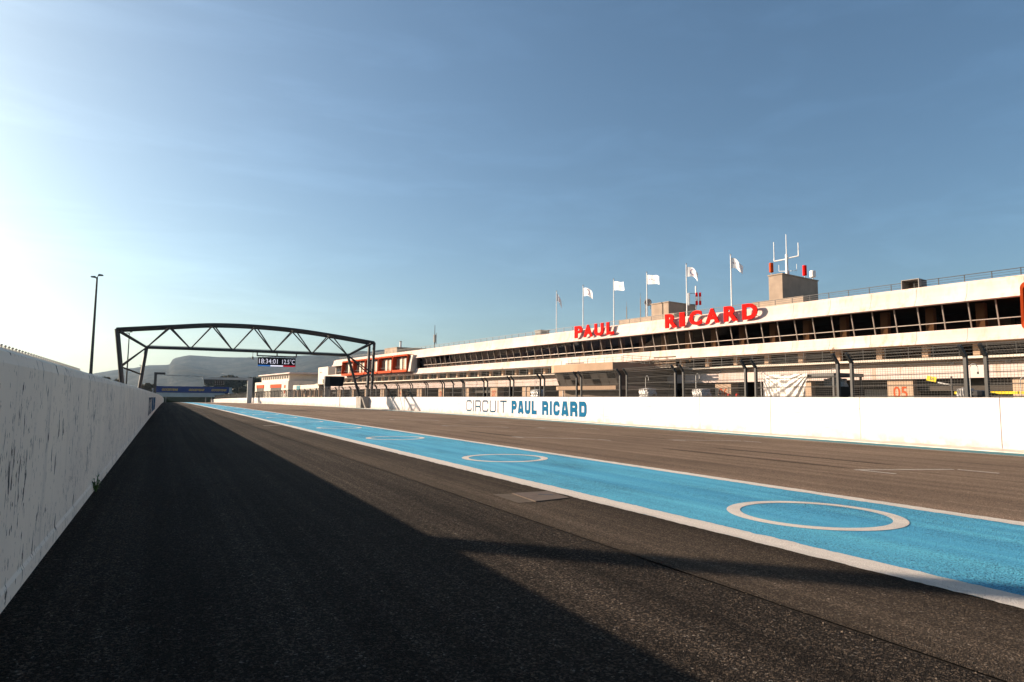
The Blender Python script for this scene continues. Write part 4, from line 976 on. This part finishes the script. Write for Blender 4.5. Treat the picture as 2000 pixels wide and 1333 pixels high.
# ------------------------------------------------------------------ plants
def leaf_cloud(mb, cen, rad, n, size, flat=1, seed=0):
    rg = np.random.default_rng(seed)
    for _ in range(n):
        d = rg.normal(size=3); d /= np.linalg.norm(d); r = rg.uniform(.35,1)**.6
        p = Vector((cen[0]+d[0]*rad[0]*r, cen[1]+d[1]*rad[1]*r, cen[2]+d[2]*rad[2]*r))
        a = Vector(rg.normal(size=3)).normalized(); b = a.cross(Vector(rg.normal(size=3))).normalized(); s_ = size*rg.uniform(.6,1.4)
        mb.quad(p-a*s_, p+b*s_*.5, p+a*s_, p-b*s_*.5)
def tree(px0, px1, ptop, Y, label, kind=0, seed=1, base=None):
    a, b = at(px0, ptop, Y), at(px1, ptop, Y); w = b.x-a.x; cx = (a.x+b.x)/2; zb_ = zg(Y); h = a.z-zb_
    e = empty('pine_tree' if kind == 0 else 'shrub_tree', (cx,Y,zb_), 0, label, 'tree', 'trees beyond the track')
    tr = MB(); th = h*(.30 if kind == 0 else .25); tr.tube((0,0,0),(w*.03,0,th),w*.035+.08,w*.02+.04,8)
    rg = np.random.default_rng(seed); cr = MB(); nb = 18 if kind == 0 else 13
    for i in range(nb):
        t = rg.uniform(0, 2*math.pi); r_ = rg.uniform(.15,.72)*w*.5; z = th+(h-th)*(rg.uniform(.0,.78) if i > 3 else .74)*(1-.25*(r_/(w*.5)))
        c_ = (r_*math.cos(t), r_*math.sin(t)*.8, z); br_ = w*rg.uniform(.16,.25)
        tr.tube((w*.03,0,th*.85), c_, w*.015+.03, .03, 5)
        leaf_cloud(cr, c_, (br_, br_, min(br_*.72,(h-z)*.95+.2)), 330, max(.2, w*.04), seed=seed*50+i)
    tr.build('trunk', m_bark, e); cr.build('crown', m_leaf if kind == 0 else m_leaf2, e)
    return e
tree(190,222,727,262,'round olive-brown tree behind the left wall, left of the truss leg',1,3)
tree(212,246,733,255,'low olive tree behind the left wall at the truss leg foot',1,4)
tree(272,308,743,300,'dark bushy tree left of the far start gantry post',1,5)
tree(398,440,735,420,'dark pine right of the light panel under the far beam',0,6)
tree(425,470,726,430,'tallest dark pine rising above the pale far beam',0,7)
tree(452,490,733,420,'dark pine behind the right post of the far gantry',0,8)
tree(476,512,729,400,'dark pine between the far gantry post and the cream building',0,9)
tree(385,410,750,430,'small dark tree above the right part of the blue banner',0,10)
tree(508,540,722,420,'dark pine behind the cream service building roof',0,11)
tree(618,646,724,300,'dark tree between the pale tower and the pit building end',0,12)
tree(462,482,752,360,'low dark shrub tree right of the bridge stairs',1,13)
def tuft(name, loc, r, n, m, size, label, cat='plant'):
    e = empty(name, loc, 0, label, cat); rg = np.random.default_rng(n); l = MB(); s_ = MB()
    for i in range(n):
        t = rg.uniform(0,2*math.pi); lean = rg.uniform(.2,1); top_ = Vector((math.cos(t)*r*lean*.7, math.sin(t)*r*lean*.7, r*rg.uniform(.7,1.7))); s_.tube((0,0,0), top_, size*.09, size*.05, 4)
        for k_ in range(6):
            f = (k_+1.5)/7; p = top_*f; d = Vector(rg.normal(size=3)).normalized(); d.z = abs(d.z)*.5; d.normalize(); q_ = d.cross(Vector((0,0,1))).normalized()
            l.quad(p, p+d*size*.5+q_*size*.22, p+d*size, p+d*size*.5-q_*size*.22)
    s_.build('stems', m, e); l.build('leaves', m, e)
tuft('weed', (leftX(10.4)+.05,10.4,zg(10)), .125, 9, m_weed, .06, 'small green weed growing at the foot of the left wall')
for s, lb in ((26.0,'dry tuft on the balcony edge above the orange 06'),(12.2,'dry tuft on the balcony edge above the pit stand'),(66.5,'dry tuft on the balcony edge near the orange pods'),(58,'dry tuft on the balcony edge left of the pavilion')):
    tuft('dry_plant', B2W(-.42,s,4.9), .34, 10, m_drytuft, .14, lb)
# ------------------------------------------------------------------ hills
prof = [(-80,.03),(-30,.02),(-10,.018),(-6.5,.024),(-4.71,.0295),(-3.59,.0341),(-2.26,.0376),(-1.24,.0423),(.0,.0436),(.2,.0445),(.3,.0500),(.6,.0535),(.8,.0545),(1.3,.0572),(1.64,.0582),(2.2,.0578),(2.67,.0572),(3.6,.0556),(4.57,.0552),(5.74,.0548),(8.93,.0573),(10.57,.0597),(12.25,.062),(13.96,.0596),(15.9,.0596),(22,.055),(35,.05),(60,.04),(90,.03)]
azs = np.concatenate([np.arange(-80,-8,2), np.arange(-8,20,.2), np.arange(20,90,2)]); rs = np.concatenate([np.linspace(1500,3600,26), [3800,4200,4800,5400]])
def vnoise(x, y, sc, seed):
    rg = np.random.default_rng(seed); gsz = 64; gr = rg.random((gsz,gsz)); x = np.asarray(x)/sc; y = np.asarray(y)/sc
    xi = np.floor(x).astype(int); yi = np.floor(y).astype(int); fx = x-xi; fy = y-yi; fx = fx*fx*(3-2*fx); fy = fy*fy*(3-2*fy)
    A = gr[xi%gsz,yi%gsz]; B = gr[(xi+1)%gsz,yi%gsz]; Cc = gr[xi%gsz,(yi+1)%gsz]; D = gr[(xi+1)%gsz,(yi+1)%gsz]
    return (A*(1-fx)+B*fx)*(1-fy)+(Cc*(1-fx)+D*fx)*fy-.5
P = []; nr = len(rs); A_, R_ = np.meshgrid(azs, rs, indexing='ij')
Hh = np.interp(A_, [p_[0] for p_ in prof], [p_[1] for p_ in prof])*3600
t = np.clip((R_-1500)/2100, 0, 1); sh = t*t*(3-2*t)*.55+t*.45
Xh = R_*np.sin(np.radians(A_)); Yh = R_*np.cos(np.radians(A_))
rid = (np.abs(vnoise(Xh+.35*Yh,Yh*.35,420,3))-.12)*.95+vnoise(Xh,Yh,160,4)*.16+vnoise(Xh,Yh,60,5)*.06
Zh = Hh*(sh+rid*4*t*(1-t))*np.where(R_ > 3600, np.clip(1-(R_-3600)/4000, 0, 1), 1)-4
Zh += np.where(np.abs(R_-3600) < 60, vnoise(Xh,Yh,40,6)*9+vnoise(Xh,Yh,130,16)*12, 0)
P = list(zip(Xh.ravel(), Yh.ravel(), Zh.ravel()))
F = [(i*nr+j,(i+1)*nr+j,(i+1)*nr+j+1,i*nr+j+1) for i in range(len(azs)-1) for j in range(nr-1)]
tag(MB().add(P, F).build('hills', m_hill, smooth=True), kind='structure')
# nearer wooded rise
a, b = at(470,760,800), at(680,760,800); nx, ny = 70, 26; P = []
for i in range(nx+1):
    for j in range(ny+1):
        x = -140+(520)*i/nx+5*math.sin(j*7.3); y = 640+380*j/ny
        px_h = np.interp(x, [-140,-60,0,45,80,125,155,185,230,380], [5,6,8,15,27,36,37,30,26,20]); f = math.sin(math.pi*min(1,(j/ny)*1.0)*.5)
        P.append((x, y, -5+px_h*f+3.2*float(vnoise(x,y,9,8))+5*float(vnoise(x,y,30,9))))
MB().add(P, [(i*(ny+1)+j,(i+1)*(ny+1)+j,(i+1)*(ny+1)+j+1,i*(ny+1)+j+1) for i in range(nx) for j in range(ny)]).build('wooded_rise', m_wood, smooth=False)
tag(bpy.data.objects['wooded_rise'], kind='structure')
# ------------------------------------------------------------------ haze
hz = NT('haze_air'); hz.t.nodes.remove(hz.b); pv = hz.n('ShaderNodeVolumePrincipled'); pv.inputs['Density'].default_value = .00005; pv.inputs['Color'].default_value = (.48,.72,1,1); pv.inputs['Anisotropy'].default_value = .3
hz.l(pv.outputs[0], hz.out.inputs['Volume'])
tag(MB().box(-6500,6500,-600,6600,-6,262).build('haze', hz.m), kind='stuff')
